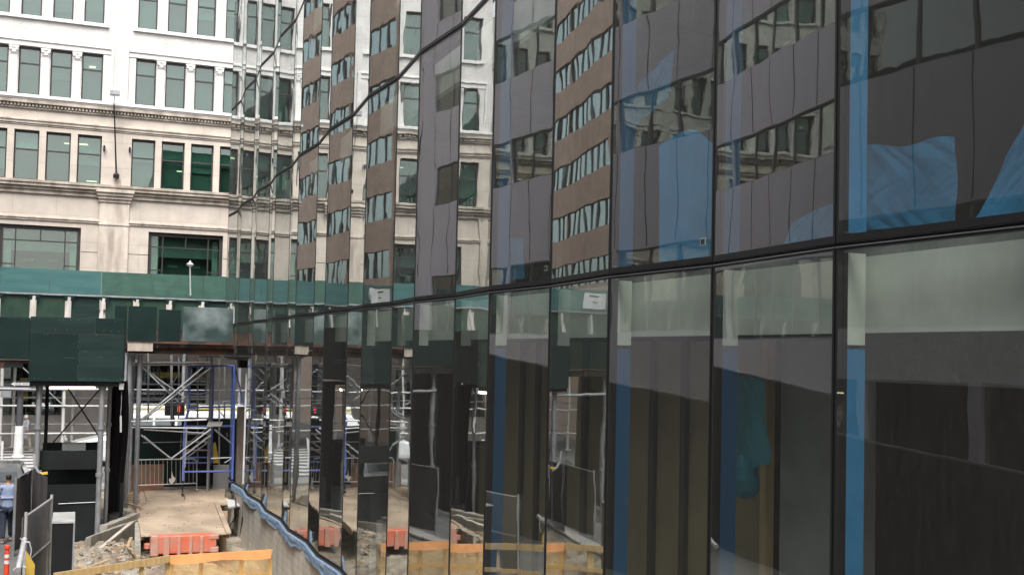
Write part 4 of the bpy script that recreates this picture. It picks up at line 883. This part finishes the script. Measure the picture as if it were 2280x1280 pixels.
A_ = Z(58,1149,-3.3); B_ = Z(115,1109,-3.3)
for q in (A_, B_): mb = MB(); mb.cyl((q.x,q.y,G),(q.x,q.y,-3.22),.032); mb.build('post', M['galv_pale'], t)
for z_ in (-3.3,-4.22,-5.1): mb = MB(); mb.cyl((A_.x,A_.y,z_),(B_.x,B_.y,z_),.025); mb.build('rail', M['galv_pale'], t)
mb = MB(); mb.hexa([(A_.x,A_.y,-5.1),(B_.x,B_.y,-5.1),(B_.x+.004,B_.y,-5.1),(A_.x+.004,A_.y,-5.1),(A_.x,A_.y,-3.3),(B_.x,B_.y,-3.3),(B_.x+.004,B_.y,-3.3),(A_.x+.004,A_.y,-3.3)]); mb.build('chain_link', M['chain_link'], t)
mb = MB(); mb.hexa([(A_.x-.06,A_.y,-5.15),(B_.x-.06,B_.y,-5.15),(B_.x-.066,B_.y,-5.15),(A_.x-.066,A_.y,-5.15),(A_.x-.06,A_.y,-3.33),(B_.x-.06,B_.y,-3.33),(B_.x-.066,B_.y,-3.33),(A_.x-.066,A_.y,-3.33)]); mb.build('windscreen', M['raw_concrete'], t)
mb = MB(); mb.cyl(Y(55,1200,22.8),Y(40,1268,21.8),.05,n=12); mb.tube([Y(45,1197,22.5),Y(53,1206,22.5),Y(66,1206,22.5),Y(70,1225,22.5),Y(66,1245,22.5)],.012); mb.tube([Y(30,1268,22),Y(42,1258,22),Y(58,1262,22)],.014); mb.build('brace', M['galv_pale'], t)
mb = MB(); p_ = [Y(55,1285,22.3),Y(76,1285,22.3),Y(78,1257,22.3),Y(58,1224,22.3)]; mb.hexa([(q.x,q.y,q.z) for q in p_]+[(q.x,q.y+.03,q.z) for q in p_]); tag(mb.build('board', M['caution'], org=p_[0]), 'small yellow brown plywood offcut leaning inside the gate leaf', 'board')
t = thing('cabinet', 'tall black cabinet with a pale grey top behind the chain link gate', 'cabinet', (-.1,24.8,G))
a = Z(117,1161,-3.5); b = Z(166,1161,-3.5); mb = MB(); mb.box((a.x,24.2,G),(b.x,25.6,-3.53)); mb.build('body', M['hoard_black'], t, bevel=.01)
mb = MB(); mb.box((a.x-.01,24.18,-3.528),(b.x+.01,25.62,-3.5)); mb.build('top', M['cabinet_top'], t)
mb = MB(); mb.box((b.x-.02,24.17,G),(b.x+.012,24.19,-3.53)); mb.build('corner_trim', M['galvanised'], t)
# orange delineator post
t = thing('delineator_post', 'slim red orange traffic post with two white bands beside the pavement fence', 'traffic post', Z(22,1330,G))
c = Y(17,1198,25.0); cx, cy_, = c.x, 25.0
mb = MB(); mb.lathe((cx,cy_,G),[(.16,.004),(.16,.05),(.07,.08),(.05,.12),(.05,1.0),(.035,1.05),(.035,1.07),(.055,1.08),(.055,1.13),(.03,1.15)],n=16); mb.build('post', M['orange_plastic'], t)
for z_ in (.78,.90): mb = MB(); mb.lathe((cx,cy_,G),[(.052,z_),(.052,z_+.07)],n=16); mb.build('band', M['reflective_white'], t)
# orange mesh guard fence
t = thing('debris_fence', 'timber guard rail hung with orange debris mesh along the near edge of the excavation', 'fence', Z(400,1320,-5.4))
p0, p1, p2 = Z(120,1283,-4.1), Z(378,1243,-4.1), Z(605,1229,-4.1)
mb = MB(); mb.bar(p0, p1, .05, .13); mb.build('rail', M['timber'], t)
mb = MB(); mb.bar(p1, p2, .05, .12); mb.build('rail', M['timber'], t)
mb = MB(); mb.bar(p1+Vector((0,.03,-.45)), p2+Vector((0,.03,-.45)), .04, .09); mb.build('rail', M['timber'], t)
mb = MB(); mb.bar(p0+Vector((0,.03,-.55)), p1+Vector((0,.03,-.45)), .04, .09); mb.build('rail', M['timber'], t)
for px, wd in ((312,.09),(379,.16),(448,.08),(538,.09),(603,.09),(215,.09)):
    base = p0.lerp(p1,(px-120)/258) if px < 379 else p1.lerp(p2,(px-379)/226)
    mb = MB(); mb.box((base.x-wd/2,base.y+.05,-5.75),(base.x+wd/2,base.y+.10,base.z+.05)); mb.build('post', M['timber'], t)
mb = MB(); n = 40; pr = None
for i in range(n+1):
    f_ = i/n; c = p1.lerp(p2, f_*.985+.005); s_ = .02*math.sin(f_*40)
    rr = [(c.x,c.y-.045,c.z+.075),(c.x,c.y-.05+s_*.3,c.z-.10-.02*math.sin(f_*9)),(c.x,c.y-.02+s_,c.z-.5),(c.x,c.y-.01-s_,c.z-1.2)]
    if pr:
        for j in range(3): mb.poly([pr[j],rr[j],rr[j+1],pr[j+1]], 0 if j else 1)
    pr = rr
mb.build('debris_mesh', [M['orange_mesh'], M['orange_mesh_folded']], t, smooth=True)

# ------------------------------------------------------------------ dark sloping screen on the left, seen only in the glass
t = thing('screen_fence', 'long dark screen fence with sloping top, mirrored dimly across the nearest lower panes', 'fence', (-4,18,G))
mb = MB(); mb.hexa([(-4.06,3,G),(-4.0,3,G),(-4.0,31.8,G),(-4.06,31.8,G),(-4.06,3,-2.42),(-4.0,3,-2.42),(-4.0,31.8,.03),(-4.06,31.8,.03)]); mb.build('panel', M['netting'], t)
mb = MB(); mb.bar((-4.03,3,-2.40),(-4.03,31.8,.05),.05,.04); mb.build('rail', M['galvanised'], t)

# ------------------------------------------------------------------ traffic things on the cross street
t = thing('traffic_sign', 'black one way sign with a white arrow pointing left, hung before the white shed pipes', 'sign', Y(46,862,52))
yy = 52.0
a = Y(23,861,yy); b = Y(68.5,848,yy); mb = MB(); mb.box((a.x,yy,a.z),(b.x,yy+.02,b.z)); mb.build('plate', M['sign_black'], t)
aw = b.x-a.x; ah = b.z-a.z
def sp(u, v_): return (a.x+aw*u, a.z+ah*v_)
pts = [sp(.03,.5),sp(.26,.93),sp(.22,.72),sp(.97,.72),sp(.97,.28),sp(.22,.28),sp(.26,.07)]
mb = MB(); mb.poly([(q[0],yy-.012,q[1]) for q in pts][::-1]); mb.poly([(q[0],yy-.002,q[1]) for q in pts]); mb.build('arrow', M['sign_white'], t)
text('ONE WAY', .135, (a.x+aw*.58, yy-.016, a.z+ah*.5), (R(90),0,0), M['sign_black'], t)
t = thing('signal_pole', 'dark signal pole with thick pale base on the far kerb beside the one way sign', 'pole', Y(44,990,56.6))
yy = 56.6
c = Y(44.5,900,yy); mb = MB(); mb.cyl((c.x,yy,-3.9),(c.x,yy,-1.8),.14,n=16); mb.build('pole', M['concrete_pole'], t)
mb = MB(); mb.lathe((c.x,yy,G+.02),[(.30,0),(.30,.05),(.21,.12),(.18,1.4),(.17,1.45)],n=18); mb.build('base', M['sign_white'], t)
mb = MB(); a = Y(-40,862,yy-.3); b = Y(88,866,yy-.3); mb.cyl(a, b, .09); mb.build('arm', M['concrete_pole'], t)
mb = MB(); a = Y(2,884,yy-.4); b = Y(26,867,yy-.4); mb.box((a.x,yy-.5,a.z),(b.x,yy-.2,b.z)); mb.build('signal_head', M['galvanised'], t, bevel=.02)
mb = MB(); c = Y(4,1025,50); d = Y(3,982,50); mb.cyl((c.x,50,G),(c.x,50,d.z),.045); tag(mb.build('bollard', M['sign_white'], org=(c.x,50,G)), 'thin white flexible post standing on the crosswalk at far left', 'traffic post')
t = thing('traffic_light', 'black pedestrian signal box with a lit red face seen through the scaffold', 'traffic light', Y(392,925,46))
mb = MB(); a = Y(367,925,46); b = Y(412,895,46); mb.box((a.x,46,a.z),(b.x,46.25,b.z)); mb.build('housing', M['black_metal'], t, bevel=.02)
mb = MB(); a = Y(395,917,46); b = Y(401,903,46); mb.box((a.x,45.97,a.z),(b.x,45.99,b.z)); mb.build('lens', M['red_glow'], t)
mb = MB(); c = Y(385,925,46.1); mb.cyl((c.x,46.12,G),(c.x,46.12,c.z),.06); mb.build('pole', M['black_metal'], t)
t = thing('hydrant', 'grey fire hydrant with pale dome between the white pipes and the white van', 'hydrant', Y(143,985,58))
c = Y(143,985,58); mb = MB(); mb.lathe((c.x,58,G+.02),[(.2,0),(.2,.06),(.15,.1),(.15,.55),(.19,.58),(.19,.62)],n=14); mb.cyl((c.x-.3,58,-4.72),(c.x+.3,58,-4.72),.07); mb.build('body', M['hydrant'], t)
mb = MB(); mb.lathe((c.x,58,G+.64),[(.17,0),(.14,.12),(.06,.24),(.05,.3)],n=14); mb.build('cap', M['sign_white'], t, smooth=True)

def loft(mb, secs, m=0):
    """secs: list of closed rings (lists of points) joined in order"""
    idx = []
    for s_ in secs: idx.append(list(range(len(mb.v), len(mb.v)+len(s_)))); mb.v += [tuple(p) for p in s_]
    n = len(secs[0])
    for a, b in zip(idx, idx[1:]):
        for i in range(n): j = (i+1)%n; mb.f.append((a[i],a[j],b[j],b[i])); mb.m.append(m)
    mb.f.append(tuple(reversed(idx[0]))); mb.m.append(m); mb.f.append(tuple(idx[-1])); mb.m.append(m)
def vehicle(t, base, profile, width, glass, wheels, m, along='x', sgn=1, lights=True):
    """profile: (length, low z, high z, roof inset) stations; built along one axis"""
    def T(l, s_, z): return (base[0]+l*sgn, base[1]+s_, base[2]+z) if along == 'x' else (base[0]+s_, base[1]+l*sgn, base[2]+z)
    mb = MB(); secs = []
    for l, z0, zb, z1, ins in profile:
        h = width/2
        secs.append([T(l,-h*.96,z0),T(l,-h,z0+.18),T(l,-h,zb),T(l,-h+ins,z1-.05),T(l,-h+ins+.12,z1),T(l,h-ins-.12,z1),T(l,h-ins,z1-.05),T(l,h,zb),T(l,h,z0+.18),T(l,h*.96,z0)])
    loft(mb, secs); body = mb.build('body', m, t, smooth=False, bevel=.03)
    for nm, pts in glass:
        mb = MB(); p = [Vector(T(*q)) for q in pts]; n = (p[1]-p[0]).cross(p[3]-p[0]).normalized()*.012; mb.hexa(p+[q+n for q in p]); mb.build(nm, M['car_window'], t)
    for l in wheels:
        for s_ in (-1,1):
            h = width/2; c0 = T(l, s_*(h-.2), .33); c1 = T(l, s_*(h+.01), .33); mb = MB(); mb.cyl(c0,c1,.33,n=22); wh = mb.build('wheel', M['tyre'], t, bevel=.02)
            c2 = T(l, s_*(h+.025), .33); mb = MB(); mb.cyl(c1,c2,.2,.18,n=16); mb.build('rim', M['rim'], wh)
mat('office_light', (.6,.55,.4), .5, emit=(1,.9,.55), es=1.1)
mat('car_window', (.16,.19,.20), .08, spec=.9, coat=.5)
mat('red_lens', (.35,.02,.02), .25); mat('head_lens', (.7,.7,.68), .15)
# white van heading left
vb = Y(157,985,52.0); t = thing('van', 'long white passenger van in the cross street, its hood showing left of the shed pole', 'van', (vb.x+3.5,52.9,G))
L = 7.3; b_ = (vb.x-.05, 52.95, G)
prof = [(0,.35,.75,.82,.12),(.12,.28,.95,1.02,.10),(.9,.25,1.12,1.20,.10),(1.55,.25,1.18,1.34,.12),(2.35,.25,1.22,2.25,.22),(3.0,.25,1.22,2.36,.20),(L-.1,.28,1.22,2.36,.20),(L,.4,1.22,2.25,.24)]
gl_ = [('windscreen', [(1.62,-.80,1.36),(1.62,.80,1.36),(2.30,.68,2.18),(2.30,-.68,2.18)])]
for k in range(5): l0 = 2.55+.95*k; gl_.append(('window', [(l0+.85,-1.015,1.3),(l0,-1.015,1.3),(l0,-.86,2.1),(l0+.85,-.86,2.1)]))
vehicle(t, b_, prof, 2.02, gl_, (.95,L-1.2), M['car_white'])
for s_ in (-.75,.75): mb = MB(); mb.box((b_[0]-.02,b_[1]+s_-.15,G+.62),(b_[0]+.06,b_[1]+s_+.15,G+.8)); mb.build('headlight', M['head_lens'], t, bevel=.01)
mb = MB(); mb.box((b_[0]+1.75,b_[1]-1.28,G+1.25),(b_[0]+1.9,b_[1]-1.06,G+1.5)); mb.build('mirror', M['black_metal'], t, bevel=.02)
# bus with yellow stripe beyond
t = thing('bus', 'white bus with yellow roof stripes passing behind the van', 'bus', (4.5,55.2,G))
a = Y(285,918,54.4); b = Y(412,903,54.4)
mb = MB(); mb.box((a.x-.3,54.4,G+.4),(11,56.6,b.z)); mb.build('body', M['car_white'], t, bevel=.06)
for z_ in (b.z-.10, b.z-.28): mb = MB(); mb.box((a.x-.25,54.37,z_-.05),(10.9,54.395,z_)); mb.build('stripe', M['yellow_stripe'], t)
for k in range(6): mb = MB(); mb.box((a.x+.1+1.3*k,54.36,G+1.2),(a.x+1.2+1.3*k,54.39,b.z-.4)); mb.build('window', M['car_window'], t)
for q in (a.x+1.2, 9.5):
    for yv in (54.38,56.35): mb = MB(); mb.cyl((q,yv,G+.48),(q,yv+.25,G+.48),.48,n=20); mb.build('wheel', M['tyre'], t)
# parked car lower left
cb = (-2.12, 36.6, G); t = thing('parked_car', 'pale silver car parked at the kerb ahead of the walking man', 'car', (-2.12,38.5,G))
prof = [(0,.35,.62,.70,.10),(.1,.25,.85,.92,.08),(.7,.22,.98,1.05,.10),(1.2,.22,.98,1.42,.22),(1.7,.22,.98,1.52,.24),(3.0,.22,.98,1.50,.24),(3.75,.22,.98,1.10,.14),(4.6,.25,.85,.92,.10),(4.75,.35,.65,.72,.12)]
gl_ = [('rear_window', [(-.68+.0,0,0)]*4)]
gl_ = [('rear_window', [(.72,.68,1.08),(.72,-.68,1.08),(1.18,-.55,1.40),(1.18,.55,1.40)]), ('windscreen', [(3.73,-.7,1.12),(3.73,.7,1.12),(3.05,.58,1.48),(3.05,-.58,1.48)]),
       ('side_window', [(3.0,.925,1.02),(1.2,.925,1.02),(1.35,.72,1.42),(2.95,.72,1.42)]), ('side_window', [(1.2,-.925,1.02),(3.0,-.925,1.02),(2.95,-.72,1.42),(1.35,-.72,1.42)])]
vehicle(t, cb, prof, 1.84, gl_, (.85,3.85), M['car_silver'], along='y')
for s_ in (-.7,.7): mb = MB(); mb.box((cb[0]+s_-.17,cb[1]-.03,G+.68),(cb[0]+s_+.17,cb[1]+.05,G+.84)); mb.build('tail_light', M['red_lens'], t, bevel=.01)

# ------------------------------------------------------------------ people
def skinned(name, joints, edges, m, parent, sub=2):
    me = bpy.data.meshes.new(name); o_ = Vector(parent['_org']); me.from_pydata([tuple(Vector(j[0])) for j in joints], edges, [])
    me.materials.append(m); o = bpy.data.objects.new(name, me); SC.collection.objects.link(o); o.parent = parent; o['_org'] = parent['_org']
    md = o.modifiers.new('skin', 'SKIN'); md.use_smooth_shade = True
    for i, j in enumerate(joints):
        r_ = j[1]; sv = me.skin_vertices[0].data[i]; sv.radius = r_ if isinstance(r_, tuple) else (r_, r_); sv.use_root = (i == 0)
    s_ = o.modifiers.new('sub', 'SUBSURF'); s_.levels = sub; s_.render_levels = sub; return o
def human(base, face, label, hgt=1.75, stride=.28, shirt='shirt_blue', legs='denim', hairm='hair', hood=False, long=False, shoes='shoe'):
    t = thing('person', label, 'person', base); k = hgt/1.75
    ca, sa = math.cos(face), math.sin(face)
    def T(x_, y_, z_): return (k*(x_*ca-y_*sa), k*(x_*sa+y_*ca), k*z_)
    J, E_ = [], []
    def add(p, r_, par=None):
        J.append((T(*p), r_ if not isinstance(r_, tuple) else (r_[0]*k, r_[1]*k))); i = len(J)-1
        if par is not None: E_.append((par, i))
        return i
    pel = add((0,0,.95),(.14,.11)); wa = add((0,0,1.12),(.125,.09),pel); ch = add((0,.01,1.32),(.155,.10),wa); sh = add((0,.0,1.44),(.10,.075),ch)
    nk = add((0,.015,1.53),(.052,.055),sh); hd0 = add((0,.02,1.60),(.068,.078),nk); hd = add((0,.02,1.68),(.075,.092),hd0); add((0,.01,1.745),(.045,.055),hd)
    ends = []
    for s_ in (-1,1):
        d = s_*stride
        hp = add((s_*.095,0,.90),(.088,.085),pel); kn = add((s_*.10,d*.45+.03,.50),(.058,.062),hp); an = add((s_*.10,d*.9-.04*(d<0),.10),(.038,.042),kn); add((s_*.10,d*.9+.13,.035),(.038,.028),an)
        sl = add((s_*.185,0,1.43),(.055,.055),sh); el = add((s_*.245,-d*.25-.03,1.15),(.042,.042),sl); wr = add((s_*.25,-d*.5+.07,.92),(.026,.03),el); pm = add((s_*.25,-d*.5+.085,.855),(.020,.036),wr)
        for f_ in range(4): a_ = add((s_*.25,-d*.5+.06+.018*f_,.80+.004*abs(f_-1.5)),(.0085,.0085),pm); add((s_*.243,-d*.5+.062+.018*f_,.755+.008*abs(f_-1.5)),(.0075,.0075),a_)
        th = add((s_*.245,-d*.5+.125,.85),(.010,.010),pm); add((s_*.24,-d*.5+.14,.81),(.008,.008),th)
    body = skinned('body', J, E_, M['skin'], t)
    # clothing: slightly larger skins over the same joints
    J2, E2 = [], []
    def a2(p, r_, par=None):
        J2.append((T(*p), (r_[0]*k, r_[1]*k))); i = len(J2)-1
        if par is not None: E2.append((par, i))
        return i
    top = .88 if not long else .50
    p0 = a2((0,0,1.0),(.175,.135)); lo = a2((0,0,top),(.18,.14),p0); c1 = a2((0,0,1.15),(.165,.12),p0); c2 = a2((0,.005,1.33),(.195,.135),c1); c3 = a2((0,0,1.45),(.13,.095),c2); a2((0,.005,1.50),(.07,.07),c3)
    for s_ in (-1,1):
        d = s_*stride; q = a2((s_*.19,0,1.43),(.072,.072),c3); q = a2((s_*.25,-d*.25-.03,1.15),(.060,.060),q); a2((s_*.252,-d*.48+.06,.95),(.048,.048),q)
    skinned('jacket' if long else 'shirt', J2, E2, M[shirt], t)
    J2, E2 = [], []
    p0 = a2((0,0,.96),(.165,.13))
    for s_ in (-1,1):
        d = s_*stride; q = a2((s_*.095,0,.88),(.105,.105),p0); q = a2((s_*.10,d*.45+.03,.50),(.078,.08),q); a2((s_*.10,d*.88-.04*(d<0),.12),(.062,.066),q)
    skinned('trousers', J2, E2, M[legs], t)
    for s_ in (-1,1):
        d = s_*stride; J2, E2 = [], []; q = a2((s_*.10,d*.9-.05,.06),(.05,.055)); q = a2((s_*.10,d*.9+.06,.045),(.048,.042),q); a2((s_*.10,d*.9+.17,.035),(.038,.028),q); skinned('shoe', J2, E2, M[shoes], t, 1)
    J2, E2 = [], []
    if hood: q = a2((0,-.03,1.52),(.11,.11)); q = a2((0,-.01,1.64),(.115,.125),q); a2((0,-.01,1.75),(.07,.08),q); skinned('hood', J2, E2, M['hood_pale'], t)
    else: q = a2((0,-.035,1.60),(.062,.05)); q = a2((0,-.012,1.69),(.083,.088),q); a2((0,.005,1.755),(.060,.070),q); skinned('hair', J2, E2, M[hairm], t)
    for s_ in (-1,1):
        J2, E2 = [], []; q = a2((s_*.078,.02,1.655),(.010,.018)); a2((s_*.083,.018,1.63),(.008,.012),q); skinned('ear', J2, E2, M['skin'], t, 1)
    J2, E2 = [], []; q = a2((0,.105,1.665),(.010,.010)); a2((0,.125,1.635),(.014,.012),q); skinned('nose', J2, E2, M['skin'], t, 1)
    mb = MB()
    for s_ in (-1,1): c_ = T(s_*.032,.104,1.672); mb.lathe((c_[0]+base[0],c_[1]+base[1],c_[2]+base[2]-.008),[(.004,0),(.009,.004),(.009,.012),(.004,.016)],n=8)
    mb.build('eyes', M['hair'], t)
    c_ = T(0,.102,1.605); mb = MB(); mb.box((c_[0]+base[0]-.02,c_[1]+base[1]-.004,c_[2]+base[2]-.003),(c_[0]+base[0]+.02,c_[1]+base[1]+.004,c_[2]+base[2]+.003)); mb.build('mouth', M['red_lens'], t)
    return t
b = Z(14,1207,G); human((b.x,b.y,G), R(4), 'man in a pale blue shirt and dark trousers walking away along the pavement fence', 1.78, .26)
b = Z(57,987,G+.0); human((b.x+.22,58.6,G+.16), R(-60), 'pedestrian in a pale hood and grey coat walking under the far shed', 1.72, .2, 'coat_grey', 'khaki', hood=True, long=True)

# ------------------------------------------------------------------ blue plastic sheets inside the new building
def drape(name, label, corners, x, m, parent=None, amp=.03, n=44, seed=0, topf=None, tilt=0.):
    """corners in photo order tl, tr, br, bl; hangs in the plane x inside the glass, wrinkled"""
    P4 = [X(px,py,x) for px,py in corners]; rn = random.Random(seed); ph = [rn.uniform(0,6) for _ in range(8)]
    mb = MB(); g = {}
    for i in range(n+1):
        for j in range(n+1):
            u, v_ = i/n, j/n; q = P4[0].lerp(P4[1],u).lerp(P4[3].lerp(P4[2],u), v_)
            nz = lambda a, b_: noise.noise(Vector((a+ph[0], b_+ph[1], ph[2])))
            wx = u+.25*nz(v_*2, 3.1); d = amp*(1.1*nz(u*2.5+v_, v_*1.2)-.55*abs(nz(wx*5-v_*2.2, v_*1.1))-.35*abs(nz(wx*9+v_*5, v_*2.3+4))-.16*abs(nz(u*17-v_*9, v_*8)))
            dz_ = 0 if topf is None else topf(u)*(1-v_)
            g[i,j] = (x+amp*2.4+d, q.y, q.z+dz_)
    for i in range(n):
        for j in range(n): mb.poly([g[i,j],g[i+1,j],g[i+1,j+1],g[i,j+1]])
    o = mb.build(name, m, org=P4[3], smooth=True); return tag(o, label, 'plastic sheet', 'blue plastic sheets inside the glass building')
drape('plastic_sheet', 'wide crinkled blue plastic sheet along the sill of the nearest upper pane', [(1884,330),(2108,306),(2112,492),(1880,515)], 5.50, M['blue_plastic'], seed=1, topf=lambda u: .02*math.sin(u*9))
drape('plastic_sheet', 'bright blue plastic sheet rising towards the right picture edge in the nearest upper pane', [(2262,262),(2420,130),(2420,455),(2150,488)], 5.52, M['blue_plastic_thick'], seed=2, amp=.04)
drape('plastic_sheet', 'tall blue plastic sheet in the upper pane carrying the small square label', [(1462,325),(1580,300),(1580,572),(1462,588)], 5.50, M['blue_plastic_thick'], seed=3, amp=.015, topf=lambda u: .10*math.sin(u*3.1)-.10*max(0,u-.7)*3)
drape('plastic_sheet', 'fan shaped blue plastic sheet low in the pane left of the nearest one', [(1752,478),(1848,452),(1848,540),(1730,552)], 5.50, M['blue_plastic'], seed=4, amp=.02, topf=lambda u: -.06*(1-u)**2)
drape('plastic_sheet', 'narrow strip of blue plastic high above the square label, bent over at its top', [(1405,190),(1490,110),(1478,215),(1380,300)], 5.75, M['blue_plastic'], seed=5, amp=.03)
drape('plastic_sheet', 'small blue plastic sheet low behind the fourth upper pane from the right', [(1095,530),(1160,530),(1160,620),(1095,628)], 5.5, M['blue_plastic'], seed=6, amp=.02)
drape('plastic_sheet', 'teal plastic sheet hanging full height in the lower pane beside the timber post', [(1592,830),(1672,842),(1690,1030),(1600,1060)], 5.60, M['teal_plastic'], seed=7, amp=.05)
mb = MB(); c = X(1658,1078,5.75); n_ = 18
prof = [(.02,.30),(.06,.26),(.10,.16),(.13,.05),(.12,-.05),(.08,-.11),(.02,-.13)]
for k, (r_, z_) in enumerate(prof[:-1]):
    r2, z2 = prof[k+1]
    for i in range(n_):
        t0, t1 = 2*math.pi*i/n_, 2*math.pi*(i+1)/n_
        def q_(r__, z__, th): w_ = 1+.14*math.sin(th*5+z__*20)+.08*math.sin(th*11); return (c.x+r__*w_*math.cos(th), c.y+r__*w_*math.sin(th), c.z+z__)
        mb.poly([q_(r_,z_,t0),q_(r_,z_,t1),q_(r2,z2,t1),q_(r2,z2,t0)])
tag(mb.build('plastic_bag', M['teal_plastic'], org=c, smooth=True), 'bulging translucent bag at the bottom of the teal hanging sheet', 'bag')

# ------------------------------------------------------------------ lit ceiling lamps behind a few office windows
for px, py, w_, h_ in ((206,150,.30,.10),(150,320,.30,.06),(186,322,.42,.07),(204,404,.5,.05),(470,428,.35,.05),(400,382,.3,.05)):
    c = Y(px, py, 62.36); mb = MB(); mb.box((c.x-w_/2,62.345,c.z-h_/2),(c.x+w_/2,62.36,c.z+h_/2)); mb.build('ceiling_light', M['office_light'], white)
# long cable brackets on the pier between the stone windows
for px, py in ((232,329),(289,333)):
    c = Y(px, py, 61.9); mb = MB(); mb.box((c.x-.05,61.8,c.z-.12),(c.x+.05,62,c.z+.10)); mb.cyl((c.x,61.75,c.z+.1),(c.x,61.75,c.z-.22),.02,n=6); mb.build('wall_bracket', M['black_metal'], white)
# loose things on the deck and ground
gl = 'loose timber lying in the excavation'
for k, (p, q, lab) in enumerate((((198,1262),(246,1244),'splintered board lying in front of the rubble heap'),((276,1212),(298,1226),'thin stick poking out of the rubble heap beside the kerb'),((247,1137),(262,1143),'short grey board near the round pipe stub'),((262,1146),(276,1150),'pale plank end resting behind the kerb slab'),((282,1222),(292,1196),'narrow lath leaning on the half buried kerb'))):
    mb = MB(); mb.bar(Z(*p,-5.28), Z(*q,-5.2), .08, .03); tag(mb.build('board', M['lumber'], org=Z(*p,-5.28)), lab, 'board', gl)
mb = MB()
for k in range(60):
    x_, y_ = random.uniform(2.2,4.6), random.uniform(32.6,41.5); s_ = random.uniform(.01,.035); a = random.uniform(0,3)
    mb.bar((x_-s_*math.cos(a),y_-s_*math.sin(a),-5.055),(x_+s_*math.cos(a),y_+s_*math.sin(a),-5.055),s_,.012)
o = mb.build('debris', [M['broken_concrete']]); o['kind'] = 'stuff'; o['label'] = 'small crumbs of debris on the plywood deck'; o['category'] = 'debris'

# ------------------------------------------------------------------ more pipework of the supported shed behind the deck
t = [o for o in SC.objects if o.name.startswith('sidewalk_shed') and o.get('label', '').endswith('blue scaffold')][0]
for (p, q, yy, r_, mm) in (((330,785),(330,940),44.2,.03,'galvanised'),((382,790),(382,945),44.6,.045,'galvanised'),((398,795),(398,930),44.1,.025,'galvanised'),((440,800),(440,1030),43.1,.03,'galvanised'),((488,800),(488,1040),43.2,.03,'galv_pale'),((500,810),(500,930),44.4,.03,'galvanised'),
                       ((318,872),(520,868),43.8,.02,'galvanised'),((318,902),(520,899),43.7,.016,'galvanised'),((340,830),(400,900),44,.02,'galvanised'),((400,830),(350,905),44.1,.02,'galvanised'),((480,905),(518,950),43.9,.02,'galvanised'),((478,830),(518,880),43.8,.018,'galvanised'),((318,985),(470,982),42.9,.018,'galvanised')):
    mb = MB(); mb.cyl(Y(*p,yy), Y(*q,yy), r_, n=8); mb.build('brace', M[mm], t)
